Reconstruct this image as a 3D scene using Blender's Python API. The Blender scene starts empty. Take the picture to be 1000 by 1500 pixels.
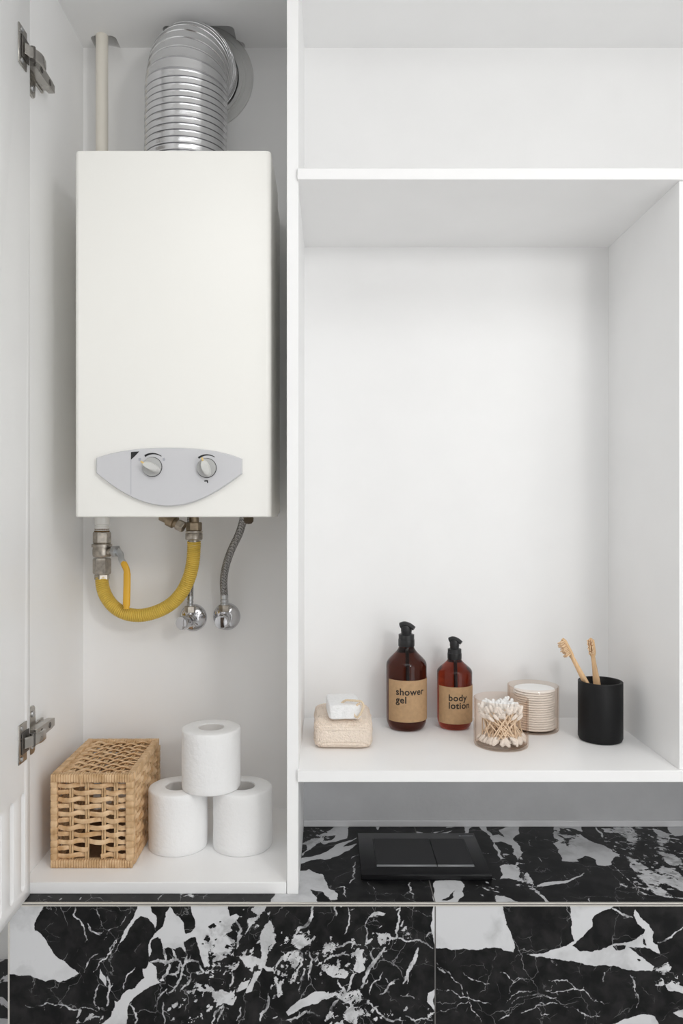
import bpy, bmesh, math, random
import numpy as np
from mathutils import Vector, Matrix, noise as mnoise

random.seed(7)
rng = np.random.RandomState(11)
S = bpy.context.scene
COL = S.collection
PI = math.pi

# ------------------------------------------------------------------ camera
ZC = 1.70                       # eye height above the floor
F = 1120.0                      # focal length in pixels of the 1000x1500 frame
VX, VY = 481.0, 748.0           # where the optical axis meets the frame
cam_d = bpy.data.cameras.new('camera')
cam_d.sensor_fit = 'VERTICAL'
cam_d.sensor_height = 36.0
cam_d.sensor_width = 24.0
cam_d.lens = 36.0 * F / 1500.0
cam_d.shift_x = (500 - VX) / 1500.0
cam_d.shift_y = -(750 - VY) / 1500.0
cam_d.clip_start = 0.02
cam = bpy.data.objects.new('camera', cam_d)
COL.objects.link(cam)
cam.location = (0, 0, ZC)
cam.rotation_euler = (PI / 2, 0, 0)
S.camera = cam

# ------------------------------------------------------------------ light
S.view_settings.view_transform = 'Standard'
S.view_settings.look = 'None'
S.view_settings.gamma = 1.0
S.view_settings.use_curve_mapping = False
S.view_settings.exposure = -0.09
W = bpy.data.worlds.new('world')
S.world = W
W.use_nodes = True
W.node_tree.nodes['Background'].inputs[0].default_value = (0.9, 0.95, 1.0, 1)
W.node_tree.nodes['Background'].inputs[1].default_value = 0.3


def area(name, loc, target, sx, sy, power, color=(1, 1, 1)):
    l = bpy.data.lights.new(name, 'AREA')
    l.shape = 'RECTANGLE'
    l.size, l.size_y = sx, sy
    l.energy = power
    l.color = color
    o = bpy.data.objects.new(name, l)
    COL.objects.link(o)
    o.location = loc
    o.rotation_euler = (Vector(target) - Vector(loc)).to_track_quat('-Z', 'Y').to_euler()
    return o


area('key_light', (0.78, -0.30, ZC + 0.60), (0.05, 1.4, ZC + 0.05), 0.20, 0.20, 5.4, (1.0, 0.985, 0.96))
area('ceiling_light', (0.25, -0.1, 2.73), (0.25, -0.1, 0), 1.3, 1.0, 8.8, (0.985, 0.992, 1.0))
area('rear_fill_light', (0.55, -1.15, 1.45), (0.0, 1.4, 1.75), 1.2, 1.7, 2.6, (0.985, 0.992, 1.0))  # added soft fill from behind the camera, no real window
area('side_fill_light', (1.22, 0.0, 1.45), (-0.4, 0.6, 1.6), 1.5, 1.7, 13.5, (0.98, 0.99, 1.0))  # added fill that brightens the cabinet door and left panel, no real window
S.cycles.max_bounces = 16
S.cycles.transparent_max_bounces = 24
S.cycles.diffuse_bounces = 12
S.cycles.adaptive_threshold = 0.06

# ------------------------------------------------------------------ helpers
ORG = {}


def link(o):
    COL.objects.link(o)
    return o


def thing(name, label, cat, loc, group=None, kind=None):
    """Empty at the base of a thing; loc is relative to eye height."""
    o = link(bpy.data.objects.new(name, None))
    o.empty_display_size = 0.02
    o.location = (loc[0], loc[1], loc[2] + ZC)
    if label: o['label'] = label
    if cat: o['category'] = cat
    if group: o['group'] = group
    if kind: o['kind'] = kind
    ORG[o.name] = Vector(loc)
    return o


def tag(o, label=None, cat=None, group=None, kind=None):
    if label: o['label'] = label
    if cat: o['category'] = cat
    if group: o['group'] = group
    if kind: o['kind'] = kind
    return o


class MB:
    def __init__(s):
        s.v, s.f = [], []

    def add(s, vs, fs):
        n = len(s.v)
        s.v += [tuple(p) for p in vs]
        s.f += [tuple(i + n for i in f) for f in fs]
        return s

    def box(s, x0, x1, y0, y1, z0, z1, r=0.0, seg=2):
        if r <= 0:
            vs = [(x, y, z) for x in (x0, x1) for y in (y0, y1) for z in (z0, z1)]
            fs = [(0, 1, 3, 2), (4, 6, 7, 5), (0, 4, 5, 1), (2, 3, 7, 6), (0, 2, 6, 4), (1, 5, 7, 3)]
            return s.add(vs, fs)
        bm = bmesh.new()
        bmesh.ops.create_cube(bm, size=1)
        for v in bm.verts:
            v.co = Vector(((x0 + x1) / 2 + v.co.x * (x1 - x0), (y0 + y1) / 2 + v.co.y * (y1 - y0),
                           (z0 + z1) / 2 + v.co.z * (z1 - z0)))
        bmesh.ops.bevel(bm, geom=bm.edges[:], offset=r, segments=seg, affect='EDGES', profile=0.5)
        return s.bm(bm)

    def bm(s, bm, M=None):
        bm.verts.index_update()
        vs = [(M @ v.co if M else v.co) for v in bm.verts]
        fs = [[v.index for v in f.verts] for f in bm.faces]
        bm.free()
        return s.add(vs, fs)

    def lathe(s, o, prof, seg=32, axis=(0, 0, 1), sx=1.0, start=0.0):
        """prof: list of (radius, t) along axis from o."""
        a = Vector(axis).normalized()
        u = Vector((1, 0, 0)) if abs(a.x) < 0.9 else Vector((0, 0, 1))
        u = (u - a * u.dot(a)).normalized()
        w = a.cross(u)
        o = Vector(o)
        vs, fs = [], []
        for r, t in prof:
            for k in range(seg):
                an = start + 2 * PI * k / seg
                vs.append(o + a * t + u * (r * math.cos(an) * sx) + w * (r * math.sin(an)))
        for i in range(len(prof) - 1):
            for k in range(seg):
                k2 = (k + 1) % seg
                fs.append((i * seg + k, i * seg + k2, (i + 1) * seg + k2, (i + 1) * seg + k))
        if prof[0][0] > 1e-6: fs.append(tuple(range(seg))[::-1])
        if prof[-1][0] > 1e-6: fs.append(tuple((len(prof) - 1) * seg + k for k in range(seg)))
        return s.add(vs, fs)

    def ring(s, o, prof, seg=48, axis=(0, 0, 1), start=0.0):
        """closed profile loop revolved: a ring with a hole."""
        a = Vector(axis).normalized()
        u = Vector((1, 0, 0)) if abs(a.x) < 0.9 else Vector((0, 0, 1))
        u = (u - a * u.dot(a)).normalized()
        w = a.cross(u)
        o = Vector(o)
        m = len(prof)
        vs = [o + a * t + (u * math.cos(2 * PI * k / seg) + w * math.sin(2 * PI * k / seg)) * r
              for r, t in prof for k in range(seg)]
        fs = []
        for i in range(m):
            j = (i + 1) % m
            for k in range(seg):
                k2 = (k + 1) % seg
                fs.append((i * seg + k, i * seg + k2, j * seg + k2, j * seg + k))
        return s.add(vs, fs)

    def tube(s, pts, r, seg=10, cap=True, ref=(0, 1, 0), flat=1.0, rect=False):
        """sweep along pts; r number, list, or function of index; flat scales along the ref normal."""
        pts = [Vector(p) for p in pts]
        n = len(pts)
        vs, fs = [], []
        prev = None
        for i, p in enumerate(pts):
            t = (pts[min(i + 1, n - 1)] - pts[max(i - 1, 0)]).normalized()
            if prev is None:
                rf = Vector(ref)
                nn = rf - t * rf.dot(t)
                if nn.length < 1e-4:
                    rf = Vector((1, 0, 0.1)); nn = rf - t * rf.dot(t)
            else:
                nn = prev - t * prev.dot(t)
            nn.normalize(); prev = nn
            b = t.cross(nn)
            ri = r[i] if isinstance(r, (list, tuple)) else (r(i) if callable(r) else r)
            for k in range(seg):
                an = 2 * PI * (k + 0.5) / seg
                c, sn = math.cos(an), math.sin(an)
                if rect:
                    e = 0.35
                    c = math.copysign(abs(c) ** e, c); sn = math.copysign(abs(sn) ** e, sn)
                vs.append(p + nn * (ri * flat * c) + b * (ri * sn))
        for i in range(n - 1):
            for k in range(seg):
                k2 = (k + 1) % seg
                fs.append((i * seg + k, i * seg + k2, (i + 1) * seg + k2, (i + 1) * seg + k))
        if cap:
            fs.append(tuple(range(seg))[::-1])
            fs.append(tuple((n - 1) * seg + k for k in range(seg)))
        return s.add(vs, fs)

    def prism(s, poly, fn, h0, h1):
        """poly: 2-D outline; fn(a, b, h) -> 3-D."""
        n = len(poly)
        vs = [fn(a, b, h0) for a, b in poly] + [fn(a, b, h1) for a, b in poly]
        fs = [tuple(range(n))[::-1], tuple(range(n, 2 * n))]
        fs += [(i, (i + 1) % n, n + (i + 1) % n, n + i) for i in range(n)]
        return s.add(vs, fs)

    def xform(s, M):
        s.v = [tuple(M @ Vector(p)) for p in s.v]
        return s

    def mesh(s, name, mat, org=(0, 0, 0), angle=38, smooth=True):
        me = bpy.data.meshes.new(name)
        o = Vector(org)
        me.from_pydata([tuple(Vector(p) - o) for p in s.v], [], s.f)
        bm = bmesh.new(); bm.from_mesh(me)
        bmesh.ops.recalc_face_normals(bm, faces=bm.faces[:])
        bm.to_mesh(me); bm.free()
        if smooth:
            me.polygons.foreach_set('use_smooth', [True] * len(me.polygons))
            me.set_sharp_from_angle(angle=math.radians(angle))
        if mat is not None: me.materials.append(mat)
        me.update()
        return me

    def build(s, name, mat, parent=None, org=None, angle=38, smooth=True):
        if parent is not None:
            o0 = ORG[parent.name]
        else:
            o0 = Vector(org) if org is not None else Vector((0, 0, 0))
        me = s.mesh(name, mat, o0, angle, smooth)
        o = link(bpy.data.objects.new(name, me))
        if parent is not None:
            o.parent = parent
        else:
            o.location = (o0.x, o0.y, o0.z + ZC)
        ORG[o.name] = o0
        return o


def evaluated_mesh(o):
    dg = bpy.context.evaluated_depsgraph_get()
    dg.update()
    return bpy.data.meshes.new_from_object(o.evaluated_get(dg), depsgraph=dg)


def cut(o, cutter_mb):
    c = cutter_mb.build('cutter', None)
    c.location = o.matrix_world.translation if o.parent is None else (0, 0, 0)
    md = o.modifiers.new('b', 'BOOLEAN')
    md.operation = 'DIFFERENCE'; md.solver = 'EXACT'; md.object = c
    bpy.context.view_layer.update()
    me = evaluated_mesh(o)
    o.modifiers.clear()
    old = o.data
    o.data = me
    bpy.data.objects.remove(c)
    bpy.data.meshes.remove(old)


def catmull(pts, n=10):
    pts = [Vector(p) for p in pts]
    P = [pts[0] * 2 - pts[1]] + pts + [pts[-1] * 2 - pts[-2]]
    out = []
    for i in range(1, len(P) - 2):
        p0, p1, p2, p3 = P[i - 1:i + 3]
        for k in range(n):
            t = k / n
            out.append(0.5 * ((2 * p1) + (p2 - p0) * t + (2 * p0 - 5 * p1 + 4 * p2 - p3) * t * t
                              + (3 * p1 - p0 - 3 * p2 + p3) * t ** 3))
    out.append(pts[-1])
    return out


def resample(pts, step):
    pts = [Vector(p) for p in pts]
    L = [0]
    for a, b in zip(pts, pts[1:]): L.append(L[-1] + (b - a).length)
    n = max(2, int(L[-1] / step))
    out, j = [], 0
    for k in range(n + 1):
        s = L[-1] * k / n
        while j < len(L) - 2 and L[j + 1] < s: j += 1
        t = (s - L[j]) / max(1e-9, L[j + 1] - L[j])
        out.append(pts[j].lerp(pts[j + 1], t))
    return out


def P(px, py, d):
    """point at depth d (metres from the eye) seen at a place of the photograph, relative to the eye"""
    return Vector(((px - VX) / F * d, d, -(py - VY) / F * d))


# ------------------------------------------------------------------ materials
def node_mat(name):
    m = bpy.data.materials.new(name)
    m.use_nodes = True
    nt = m.node_tree
    return m, nt, nt.nodes['Principled BSDF'], nt.nodes, nt.links


def mat(name, col, rough=0.5, metal=0.0, var=0.0, vscale=40.0, bump=0.0, bscale=200.0, spec=0.5,
        trans=0.0, ior=1.45, sss=0.0, coat=0.0, rvar=0.0, stretch=(1, 1, 1)):
    m, nt, b, N, L = node_mat(name)
    b.inputs['Base Color'].default_value = (*col, 1)
    b.inputs['Roughness'].default_value = rough
    b.inputs['Metallic'].default_value = metal
    b.inputs['Specular IOR Level'].default_value = spec
    b.inputs['Transmission Weight'].default_value = trans
    b.inputs['IOR'].default_value = ior
    b.inputs['Coat Weight'].default_value = coat
    if sss:
        b.inputs['Subsurface Weight'].default_value = sss
        b.inputs['Subsurface Radius'].default_value = (0.01, 0.01, 0.01)
        b.inputs['Subsurface Scale'].default_value = 0.3
    tc = N.new('ShaderNodeTexCoord')
    mp = N.new('ShaderNodeMapping')
    mp.inputs['Scale'].default_value = stretch
    L.new(tc.outputs['Object'], mp.inputs[0])
    nz = N.new('ShaderNodeTexNoise')
    nz.inputs['Scale'].default_value = vscale
    nz.inputs['Detail'].default_value = 5
    L.new(mp.outputs[0], nz.inputs['Vector'])
    if var:
        r = N.new('ShaderNodeValToRGB')
        lo = [max(0, c * (1 - var)) for c in col]; hi = [min(1, c * (1 + var)) for c in col]
        r.color_ramp.elements[0].color = (*lo, 1); r.color_ramp.elements[0].position = 0.3
        r.color_ramp.elements[1].color = (*hi, 1); r.color_ramp.elements[1].position = 0.7
        L.new(nz.outputs['Fac'], r.inputs[0])
        L.new(r.outputs[0], b.inputs['Base Color'])
    if rvar:
        mr = N.new('ShaderNodeMapRange')
        mr.inputs['To Min'].default_value = max(0, rough - rvar); mr.inputs['To Max'].default_value = rough + rvar
        L.new(nz.outputs['Fac'], mr.inputs['Value']); L.new(mr.outputs[0], b.inputs['Roughness'])
    if bump:
        n2 = N.new('ShaderNodeTexNoise'); n2.inputs['Scale'].default_value = bscale; n2.inputs['Detail'].default_value = 3
        L.new(mp.outputs[0], n2.inputs['Vector'])
        bp = N.new('ShaderNodeBump'); bp.inputs['Strength'].default_value = 1.0; bp.inputs['Distance'].default_value = bump
        L.new(n2.outputs['Fac'], bp.inputs['Height']); L.new(bp.outputs[0], b.inputs['Normal'])
    return m


def marble_material():
    m, nt, b, N, L = node_mat('black_white_marble')
    geo = N.new('ShaderNodeTexCoord'); co = geo.outputs['Object']

    def noise(scale, detail=4, vec=co, rough=0.55):
        n = N.new('ShaderNodeTexNoise'); n.inputs['Scale'].default_value = scale
        n.inputs['Detail'].default_value = detail; n.inputs['Roughness'].default_value = rough
        L.new(vec, n.inputs['Vector']); return n

    def math_(op, a, c=None, c2=None):
        n = N.new('ShaderNodeMath'); n.operation = op
        for i, x in enumerate((a, c, c2)):
            if x is None: continue
            if isinstance(x, (int, float)): n.inputs[i].default_value = x
            else: L.new(x, n.inputs[i])
        return n.outputs[0]

    def ramp(v, lo, hi):
        n = N.new('ShaderNodeMapRange'); n.interpolation_type = 'SMOOTHSTEP'
        n.inputs['From Min'].default_value = lo; n.inputs['From Max'].default_value = hi
        L.new(v, n.inputs['Value']); return n.outputs[0]

    def attr(name):
        n = N.new('ShaderNodeAttribute'); n.attribute_name = name; return n.outputs['Fac']
    # distorted coordinates
    dn = noise(22, 4)
    vs = N.new('ShaderNodeVectorMath'); vs.operation = 'MULTIPLY_ADD'
    sub = N.new('ShaderNodeVectorMath'); sub.operation = 'SUBTRACT'; sub.inputs[1].default_value = (.5, .5, .5)
    L.new(dn.outputs['Color'], sub.inputs[0]); L.new(sub.outputs[0], vs.inputs[0])
    vs.inputs[1].default_value = (.05, .05, .05); L.new(co, vs.inputs[2])
    dco = vs.outputs[0]
    st = N.new('ShaderNodeMapping'); st.inputs['Rotation'].default_value = (0.0, 0.6, 0.55); st.inputs['Scale'].default_value = (1.0, 1.35, 1.35)
    L.new(dco, st.inputs[0]); sco = st.outputs[0]

    def voro(scale, feat, vec, out):
        n = N.new('ShaderNodeTexVoronoi'); n.feature = feat; n.inputs['Scale'].default_value = scale
        L.new(vec, n.inputs['Vector']); return n.outputs[out]
    sd = attr('white_distance'); br = attr('breccia')
    n1 = noise(90, 4).outputs['Fac']; n2 = noise(330, 3).outputs['Fac']
    v = math_('ADD', sd, math_('MULTIPLY', math_('SUBTRACT', n1, 0.5), 0.0022))
    v = math_('ADD', v, math_('MULTIPLY', math_('SUBTRACT', n2, 0.5), 0.002))
    # angular shards where the stone is brecciated
    def cell(scale, vec):
        c = N.new('ShaderNodeSeparateColor'); L.new(voro(scale, 'F1', vec, 'Color'), c.inputs[0]); return c.outputs[0]
    sh = math_('MULTIPLY', math_('SUBTRACT', cell(48, sco), 0.60), 0.016)
    sh = math_('ADD', sh, math_('MULTIPLY', math_('SUBTRACT', cell(115, sco), 0.55), 0.016))
    sh = math_('ADD', sh, math_('MULTIPLY', math_('SUBTRACT', cell(260, sco), 0.5), 0.008))
    e1 = voro(70, 'DISTANCE_TO_EDGE', sco, 'Distance')
    sh = math_('ADD', sh, math_('MULTIPLY', math_('SUBTRACT', 1.0, ramp(e1, 0.0, 0.07)), 0.008))
    sh = math_('ADD', sh, math_('MULTIPLY', math_('SUBTRACT', noise(55, 5, dco).outputs['Fac'], 0.5), 0.014))
    v = math_('ADD', v, math_('MULTIPLY', sh, math_('MULTIPLY', br, 0.30)))
    mask = ramp(v, -0.0004, 0.0005)
    vein = math_('ADD', attr('vein'), math_('MULTIPLY', math_('SUBTRACT', noise(140, 4).outputs['Fac'], 0.50), 0.0026))
    vein = math_('ADD', vein, math_('MULTIPLY', math_('SUBTRACT', n2, 0.5), 0.002))
    veinm = math_('MULTIPLY', ramp(vein, -0.0004, 0.0006), ramp(noise(60, 3).outputs['Fac'], 0.25, 0.6))
    mask = math_('MAXIMUM', mask, veinm)
    # hairline veins
    e2 = voro(9, 'DISTANCE_TO_EDGE', dco, 'Distance'); e3 = voro(31, 'DISTANCE_TO_EDGE', dco, 'Distance')
    nm = noise(16, 3).outputs['Fac']; nm2 = noise(24, 3, dco).outputs['Fac']
    h1 = math_('MULTIPLY', math_('SUBTRACT', 1.0, ramp(e2, 0.0, 0.008)), ramp(nm, 0.47, 0.62))
    h2 = math_('MULTIPLY', math_('SUBTRACT', 1.0, ramp(e3, 0.0, 0.018)), ramp(nm2, 0.52, 0.66))
    hair = math_('MULTIPLY', math_('MAXIMUM', h1, math_('MULTIPLY', h2, 0.8)), 0.5)
    cloud = noise(14, 5, dco).outputs['Fac']
    wr = N.new('ShaderNodeValToRGB'); L.new(cloud, wr.inputs[0])
    wr.color_ramp.elements[0].position = .32; wr.color_ramp.elements[0].color = (.47, .475, .485, 1)
    wr.color_ramp.elements[1].position = .5; wr.color_ramp.elements[1].color = (.64, .645, .66, 1)
    kr = N.new('ShaderNodeValToRGB'); L.new(noise(38, 6, dco).outputs['Fac'], kr.inputs[0])
    kr.color_ramp.elements[0].position = .4; kr.color_ramp.elements[0].color = (.004, .004, .0045, 1)
    kr.color_ramp.elements[1].position = .75; kr.color_ramp.elements[1].color = (.022, .0215, .0215, 1)
    mx0 = N.new('ShaderNodeMix'); mx0.data_type = 'RGBA'
    L.new(hair, mx0.inputs[0]); L.new(kr.outputs[0], mx0.inputs[6]); mx0.inputs[7].default_value = (.42, .42, .43, 1)
    mx = N.new('ShaderNodeMix'); mx.data_type = 'RGBA'
    L.new(mask, mx.inputs[0]); L.new(mx0.outputs[2], mx.inputs[6])
    mg = N.new('ShaderNodeMix'); mg.data_type = 'RGBA'
    L.new(math_('MULTIPLY', br, math_('MULTIPLY', ramp(noise(70, 5, dco).outputs['Fac'], 0.42, 0.68), 0.75)), mg.inputs[0])
    L.new(wr.outputs[0], mg.inputs[6]); mg.inputs[7].default_value = (.16, .16, .165, 1)
    L.new(mg.outputs[2], mx.inputs[7])
    L.new(mx.outputs[2], b.inputs['Base Color'])
    b.inputs['Roughness'].default_value = 0.36
    b.inputs['Specular IOR Level'].default_value = 0.2
    return m


def dark_marble_plain():
    """the same stone where the tiles are out of view or too far"""
    m = mat('marble_far', (.05, .05, .052), 0.35)
    nt = m.node_tree; N, L = nt.nodes, nt.links
    b = N['Principled BSDF']
    tc = N.new('ShaderNodeTexCoord'); nz = N.new('ShaderNodeTexNoise')
    nz.inputs['Scale'].default_value = 26; nz.inputs['Detail'].default_value = 6; nz.inputs['Distortion'].default_value = 1.2
    L.new(tc.outputs['Object'], nz.inputs['Vector'])
    r = N.new('ShaderNodeValToRGB'); L.new(nz.outputs['Fac'], r.inputs[0])
    r.color_ramp.elements[0].position = .53; r.color_ramp.elements[0].color = (.012, .012, .013, 1)
    r.color_ramp.elements[1].position = .56; r.color_ramp.elements[1].color = (.62, .62, .64, 1)
    L.new(r.outputs[0], b.inputs['Base Color'])
    return m


def wicker_material(name, dark, light):
    m, nt, b, N, L = node_mat(name)
    tc = N.new('ShaderNodeTexCoord')
    oi = N.new('ShaderNodeObjectInfo')
    ad = N.new('ShaderNodeVectorMath'); ad.operation = 'ADD'
    L.new(tc.outputs['Object'], ad.inputs[0]); L.new(oi.outputs['Random'], ad.inputs[1])
    n = N.new('ShaderNodeTexNoise'); n.inputs['Scale'].default_value = 55; n.inputs['Detail'].default_value = 6
    L.new(ad.outputs[0], n.inputs['Vector'])
    r = N.new('ShaderNodeValToRGB'); L.new(n.outputs['Fac'], r.inputs[0])
    r.color_ramp.elements[0].position = .3; r.color_ramp.elements[0].color = (*dark, 1)
    r.color_ramp.elements[1].position = .66; r.color_ramp.elements[1].color = (*light, 1)
    L.new(r.outputs[0], b.inputs['Base Color'])
    b.inputs['Roughness'].default_value = 0.55
    b.inputs['Specular IOR Level'].default_value = 0.35
    bp = N.new('ShaderNodeBump'); bp.inputs['Distance'].default_value = 0.0006
    n2 = N.new('ShaderNodeTexNoise'); n2.inputs['Scale'].default_value = 420
    L.new(tc.outputs['Object'], n2.inputs['Vector']); L.new(n2.outputs['Fac'], bp.inputs['Height'])
    L.new(bp.outputs[0], b.inputs['Normal'])
    return m


def braid_material():
    m, nt, b, N, L = node_mat('braided_steel')
    tc = N.new('ShaderNodeTexCoord')
    cs = N.new('ShaderNodeTexChecker'); cs.inputs['Scale'].default_value = 420
    mp = N.new('ShaderNodeMapping'); mp.inputs['Rotation'].default_value = (0.7, 0.7, 0.7)
    L.new(tc.outputs['Object'], mp.inputs[0]); L.new(mp.outputs[0], cs.inputs['Vector'])
    cs.inputs['Color1'].default_value = (.42, .41, .40, 1); cs.inputs['Color2'].default_value = (.13, .125, .12, 1)
    L.new(cs.outputs[0], b.inputs['Base Color'])
    b.inputs['Metallic'].default_value = 0.75
    b.inputs['Roughness'].default_value = 0.42
    return m


M_lam = mat('white_laminate', (.89, .89, .89), 0.38, var=.012, vscale=9, spec=.4)
M_lamw = mat('white_laminate_edge', (.83, .83, .84), 0.4, var=.01, vscale=9)
M_wall = mat('painted_wall', (.86, .86, .855), 0.8, var=.02, vscale=6, bump=.0006, bscale=120)
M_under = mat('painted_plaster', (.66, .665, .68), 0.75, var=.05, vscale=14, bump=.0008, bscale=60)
M_floor = mat('grey_floor_tile', (.74, .735, .73), 0.35, var=.04, vscale=5)
M_silicone = mat('silicone', (.80, .80, .82), 0.4)
M_marble = marble_material()
M_marblefar = dark_marble_plain()
M_trim = mat('trim_metal', (.72, .69, .64), 0.4, metal=0.5)
M_trimdark = mat('trim_gap', (.10, .095, .09), 0.7)
M_heater = mat('heater_enamel', (.89, .882, .845), 0.32, spec=.45)
M_panel = mat('grey_plastic', (.60, .60, .62), 0.42)
M_panel2 = mat('grey_plastic_flap', (.615, .615, .635), 0.42)
M_knob = mat('knob_plastic', (.62, .62, .60), 0.35)
M_dial = mat('dial_plastic', (.46, .46, .455), 0.35)
M_black = mat('black_print', (.02, .02, .022), 0.5)
M_dark = mat('dark_gap', (.035, .033, .03), 0.6)
M_yellowmark = mat('yellow_print', (.80, .58, .22), 0.5)
M_greymark = mat('grey_print', (.42, .43, .47), 0.5)
M_alu = mat('aluminium_foil', (.72, .72, .73), 0.17, metal=1.0, rvar=.04, vscale=60)
M_rosette = mat('rosette_plastic', (.66, .66, .65), 0.45)
M_cream = mat('cream_pipe', (.78, .74, .66), 0.4)
M_pvc = mat('white_pvc', (.84, .83, .80), 0.35)
M_nickel = mat('dull_nickel', (.46, .42, .37), 0.34, metal=1.0, var=.25, vscale=120, rvar=.1)
M_brass = mat('aged_brass', (.30, .24, .17), 0.42, metal=1.0, var=.3, vscale=90)
M_hemp = mat('thread_hemp', (.16, .10, .05), 0.9, bump=.001, bscale=500)
M_chrome = mat('chrome', (.62, .62, .64), 0.06, metal=1.0)
M_steel = mat('zinc_steel', (.55, .56, .57), 0.33, metal=1.0)
M_hingem = mat('hinge_nickel', (.48, .46, .43), 0.28, metal=1.0, rvar=.06)
M_hinged = mat('hinge_dark', (.14, .13, .12), 0.4, metal=.8)
M_yhose = mat('yellow_hose', (.70, .49, .085), 0.42, var=.08, vscale=60)
M_yhand = mat('yellow_vinyl', (.78, .44, .04), 0.34, var=.05)
M_braid = braid_material()
M_rubber = mat('brown_rubber', (.09, .065, .04), 0.6)
M_paper = mat('toilet_paper', (.86, .86, .86), 0.9, bump=.0012, bscale=150, spec=.15)
M_core = mat('card_core', (.74, .72, .70), 0.85)
M_wick = wicker_material('wicker_strand', (.53, .31, .14), (.80, .58, .36))
M_wickf = wicker_material('wicker_wrap', (.50, .31, .15), (.74, .52, .31))
M_wicks = wicker_material('wicker_stake', (.46, .29, .14), (.70, .50, .29))
M_wickb = wicker_material('wicker_base', (.12, .07, .04), (.22, .14, .08))
M_amber = mat('amber_plastic', (.16, .034, .016), 0.06, trans=1.0, ior=1.33)
M_amber2 = mat('amber_plastic_clear', (.34, .050, .022), 0.06, trans=1.0, ior=1.33)
M_pump = mat('black_pump', (.016, .016, .017), 0.38)
M_kraft = mat('kraft_paper', (.44, .285, .155), 0.85, var=.08, vscale=150)
M_ink = mat('label_ink', (.025, .018, .014), 0.7)
M_sponge = mat('sisal_knit', (.90, .78, .67), 0.9, var=.05, vscale=160, bump=.003, bscale=400, spec=.15)
M_pumice = mat('white_pumice', (.83, .83, .83), 0.9, var=.05, vscale=200, bump=.0015, bscale=330, spec=.15)
M_cord = mat('beige_cord', (.76, .62, .45), 0.85, bump=.0008, bscale=900)
M_cotton = mat('cotton', (.90, .895, .885), 0.95, bump=.0006, bscale=700, spec=.1)
M_stick = mat('swab_stick', (.80, .68, .54), 0.7)
M_bamboo = mat('bamboo', (.72, .48, .27), 0.5, var=.14, vscale=60, stretch=(3, 3, .4))
M_bristle = mat('bristles', (.78, .58, .38), 0.75)
M_tumbler = mat('matt_black_stone', (.009, .009, .0095), 0.5, bump=.0002, bscale=120, spec=.25)
M_plate = mat('black_glass', (.010, .010, .011), 0.22, spec=.4)
M_button = mat('black_button', (.013, .013, .014), 0.3, spec=.4)


def tinted_glass():
    m, nt, b, N, L = node_mat('amber_tinted_glass')
    t = N.new('ShaderNodeBsdfTransparent'); t.inputs['Color'].default_value = (.978, .940, .908, 1)
    mx = N.new('ShaderNodeMixShader')
    lw = N.new('ShaderNodeLayerWeight'); lw.inputs['Blend'].default_value = 0.22
    ge = N.new('ShaderNodeNewGeometry')
    iv = N.new('ShaderNodeMath'); iv.operation = 'SUBTRACT'; iv.inputs[0].default_value = 1.0
    L.new(ge.outputs['Backfacing'], iv.inputs[1])
    ml = N.new('ShaderNodeMath'); ml.operation = 'MULTIPLY'
    tm = N.new('ShaderNodeMix'); tm.data_type = 'RGBA'
    l2 = N.new('ShaderNodeLayerWeight'); l2.inputs['Blend'].default_value = 0.5
    pw = N.new('ShaderNodeMath'); pw.operation = 'POWER'; pw.inputs[1].default_value = 7.0
    L.new(l2.outputs['Facing'], pw.inputs[0]); L.new(pw.outputs[0], tm.inputs[0])
    tm.inputs[6].default_value = (.980, .948, .920, 1); tm.inputs[7].default_value = (.66, .52, .42, 1)
    L.new(tm.outputs[2], t.inputs['Color'])
    L.new(lw.outputs['Fresnel'], ml.inputs[0]); L.new(iv.outputs[0], ml.inputs[1])
    m2 = N.new('ShaderNodeMath'); m2.operation = 'MULTIPLY'; m2.inputs[1].default_value = 0.7
    L.new(ml.outputs[0], m2.inputs[0])
    gl = N.new('ShaderNodeBsdfGlossy'); gl.inputs['Roughness'].default_value = 0.03
    L.new(m2.outputs[0], mx.inputs[0]); L.new(t.outputs[0], mx.inputs[1]); L.new(gl.outputs[0], mx.inputs[2])
    L.new(mx.outputs[0], N['Material Output'].inputs['Surface'])
    return m


M_glass = tinted_glass()

# ------------------------------------------------------------------ key planes (metres from the eye)
D1, D2 = 1.20, 1.50
LEDGE = -0.602
DL = 1.1746
CEIL = 0.908
SH = -0.406                     # niche shelf top
BOT = -0.584                    # heater cabinet floor top
XL = -0.481                     # inner face of the left side panel
XD0, XD1 = -0.0654, -0.0472     # divider
XN = 0.549                      # inner face of the niche's right panel
DUN = 1.458                     # wall under the niche
RX0, RX1, RY0, RY1 = -0.95, 1.25, -1.25, 1.56

# ------------------------------------------------------------------ room shell


def struct(name, mb, m, label=None, parent=None, org=None):
    o = mb.build(name, m, parent, org, smooth=False)
    if parent is None:
        tag(o, label, None, None, 'structure')
    return o


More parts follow.
